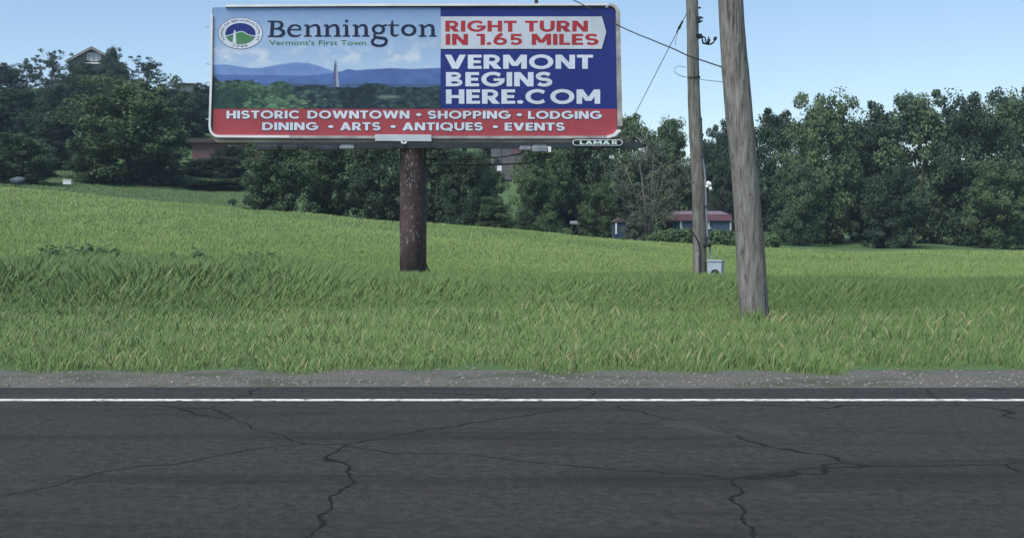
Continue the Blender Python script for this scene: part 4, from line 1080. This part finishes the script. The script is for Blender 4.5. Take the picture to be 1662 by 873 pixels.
b.tube([V1(1158.3, 66, -.06), V1(1160.5, 61.5, -.06)], .035, 8); b.tube([V1(1148.6, 69, -.07), V1(1148.8, 65, -.07)], .035, 8)
b.build('drop_bracket', rubber, U1)
zb_ = V1(0, 126.5).z; b = MB(); b.tube([at1(zb_ - .02), at1(zb_ + .02)], rt1(zb_) * 1.06, 20); b.build('band', steel, U1)
b = MB(); b.tube(sag([V1(1134.5, 215, -.06), V1(1137, 250, -.08), V1(1141, 275, -.08), V1(1143, 300, -.08), V1(1144, 340, -.08), V1(1146, 380, -.08), V1(1150, 400, -.09), V1(1152, 424, -.1)]), .024, 8); b.build('conduit', galv, U1, smooth=True)
for py, px in ((255, 1138.5), (335, 1144), (386, 1147)):
    MB().box(V1(px, py, -.08), (.09, .09, .03)).build('conduit_strap', steel, U1)
b = MB(); b.tube([V1(1144.5, 296, -.12), V1(1148, 299, -.13), V1(1150.5, 303, -.13)], [.035, .055, .03], 8); b.tube([V1(1142.5, 303, -.12), V1(1147, 303.5, -.13)], .03, 8); b.tube([V1(1149.5, 304, -.13), V1(1151, 309.5, -.13)], [.03, .04], 8); b.build('insulator', insul, U1, smooth=True)
b = MB(); b.tube([V1(1139, 399, -.16), V1(1150, 396.5, -.16)], [.03, .045], 8); b.box(V1(1144, 398, -.1), (.12, .14, .06)); b.build('cable_clip', rubber, U1)
b = MB(); b.tube(sag([V1(1117, 370, -.14), V1(1123, 382, -.2), V1(1128.5, 392, -.21), V1(1131.5, 405, -.21), V1(1132.5, 425, -.21), V1(1132.8, 470, -.21), V1(1133, 488, -.21)]), .014, 6); b.build('ground_wire', rubber, U1, smooth=True)
b = MB(); b.box(V1(1127.6, 445, -.16), (.055, .03, .95), ); b.build('wire_guard', mat('grey_moulding', (.30, .29, .27), .8, var=.15), U1)
# meter box
boxm = mat('meter_box_grey', (.34, .39, .44), .5, scale=3, var=.06)
mc = V1(1155, 447, -.28)
Mx = U1
b = MB(); Rz = Matrix.Rotation(R(-32), 3, 'Z'); b.box(mc, (.30, .20, .62), M=Rz); bx = b.build('meter_box', boxm, U1, bevel=.012)
fr = Rz @ Vector((0, -1, 0)); sd_ = Rz @ Vector((1, 0, 0))
b = MB(); b.box(mc + Vector((0, 0, .325)), (.33, .23, .03), M=Rz); b.build('hood', boxm, bx, bevel=.006)
mp_ = mc + fr * .10 + Vector((0, 0, .06)) + sd_ * .02
b = MB(); b.tube([mp_, mp_ + fr * .05], .085, 18); b.tube([mp_ + fr * .05, mp_ + fr * .10], [.07, .062], 18); b.build('electric_meter', rubber, bx, smooth=False)
b = MB(); b.tube([V1(1152, 470, -.24), V1(1150, 494, -.2)], .03, 8); b.build('conduit', galv, U1)

# guy wire from the slim pole down to the crest of the meadow
ga = at1(V1(0, 22).z) + Vector((-rt1(6) * .9, 0, 0))
gb = W(919, 367, 52.0); gb.z = tz(gb.x, 52.0)
gw = root('guy_wire', gb, 'thin steel guy wire slanting from the slim pole behind the sign to the meadow', 'guy wire')
b = MB(); b.tube([ga, gb], .009, 6); b.build('wire', galv, gw)
b = MB()
for t0, t1, rr in ((.030, .046, .022), (.048, .058, .03), (.060, .070, .02)):
    b.tube([ga.lerp(gb, t0 * .55), ga.lerp(gb, t1 * .55)], rr, 8)
b.build('strain_insulator', rubber, gw)
b = MB(); e = ga.lerp(gb, .028); b.tube([e, e + Vector((-.08, 0, -.25)), e + Vector((-.10, 0, -.42))], .007, 5); b.build('wire_tail', galv, gw)

# black service cable from the thick pole to the mast on the sign
pa_ = W(1170, 108, Y2 - .12); 
def cable_pt(px, py, t): return W(px, py, Y2 - .12 + t * (YB + .2 - Y2 + .12))
pix = [(1171, 109), (1150, 102), (1132, 96), (1115, 90), (1095, 80.5), (1078, 73.5), (1055, 64), (1030, 54), (1000, 40), (970, 21.5), (940, 5), (930, 0), (900, -19), (871, -40)]
n = len(pix); b = MB(); pts = [cable_pt(x, y, (1171 - x) / 300.0 * .98) for x, y in pix]
b.tube(sag(pts, 4), .0125, 6)
o = b.build('service_cable', rubber, smooth=True); tag(o, 'thick black cable crossing the top right corner of the sign to the thick pole', 'cable')
# thin looped wire tied to the slim pole
lp = [(1177, 133.5, Y2), (1160, 132, Y2 + 2.2), (1134, 129, Y1 - .2), (1116, 126, Y1 - .2), (1105, 123.5, Y1 - .25), (1097, 119, Y1 - .25), (1094, 113, Y1 - .22), (1098, 109, Y1 - .2), (1105, 108, Y1 - .2), (1113.5, 110, Y1 - .17)]
b = MB(); b.tube(sag([W(*p) for p in lp], 5), .0075, 6)
o = b.build('looped_wire', galv, smooth=True); tag(o, 'thin wire looped round the slim pole and tied to the thick one', 'wire')

# ------------------------------------------------------------------ evening air
hz = MB(); hz.box((0, 300, 40), (7200, 1000, 100))
hm = bpy.data.materials.new('air'); hm.use_nodes = True; hn = hm.node_tree.nodes
hn.remove(hn['Principled BSDF']); pv = hn.new('ShaderNodeVolumePrincipled')
pv.inputs['Color'].default_value = (.62, .82, 1, 1); pv.inputs['Density'].default_value = .00032; pv.inputs['Anisotropy'].default_value = .1
hm.node_tree.links.new(pv.outputs[0], hn['Material Output'].inputs['Volume'])
tag(hz.build('haze', hm), kind='stuff')
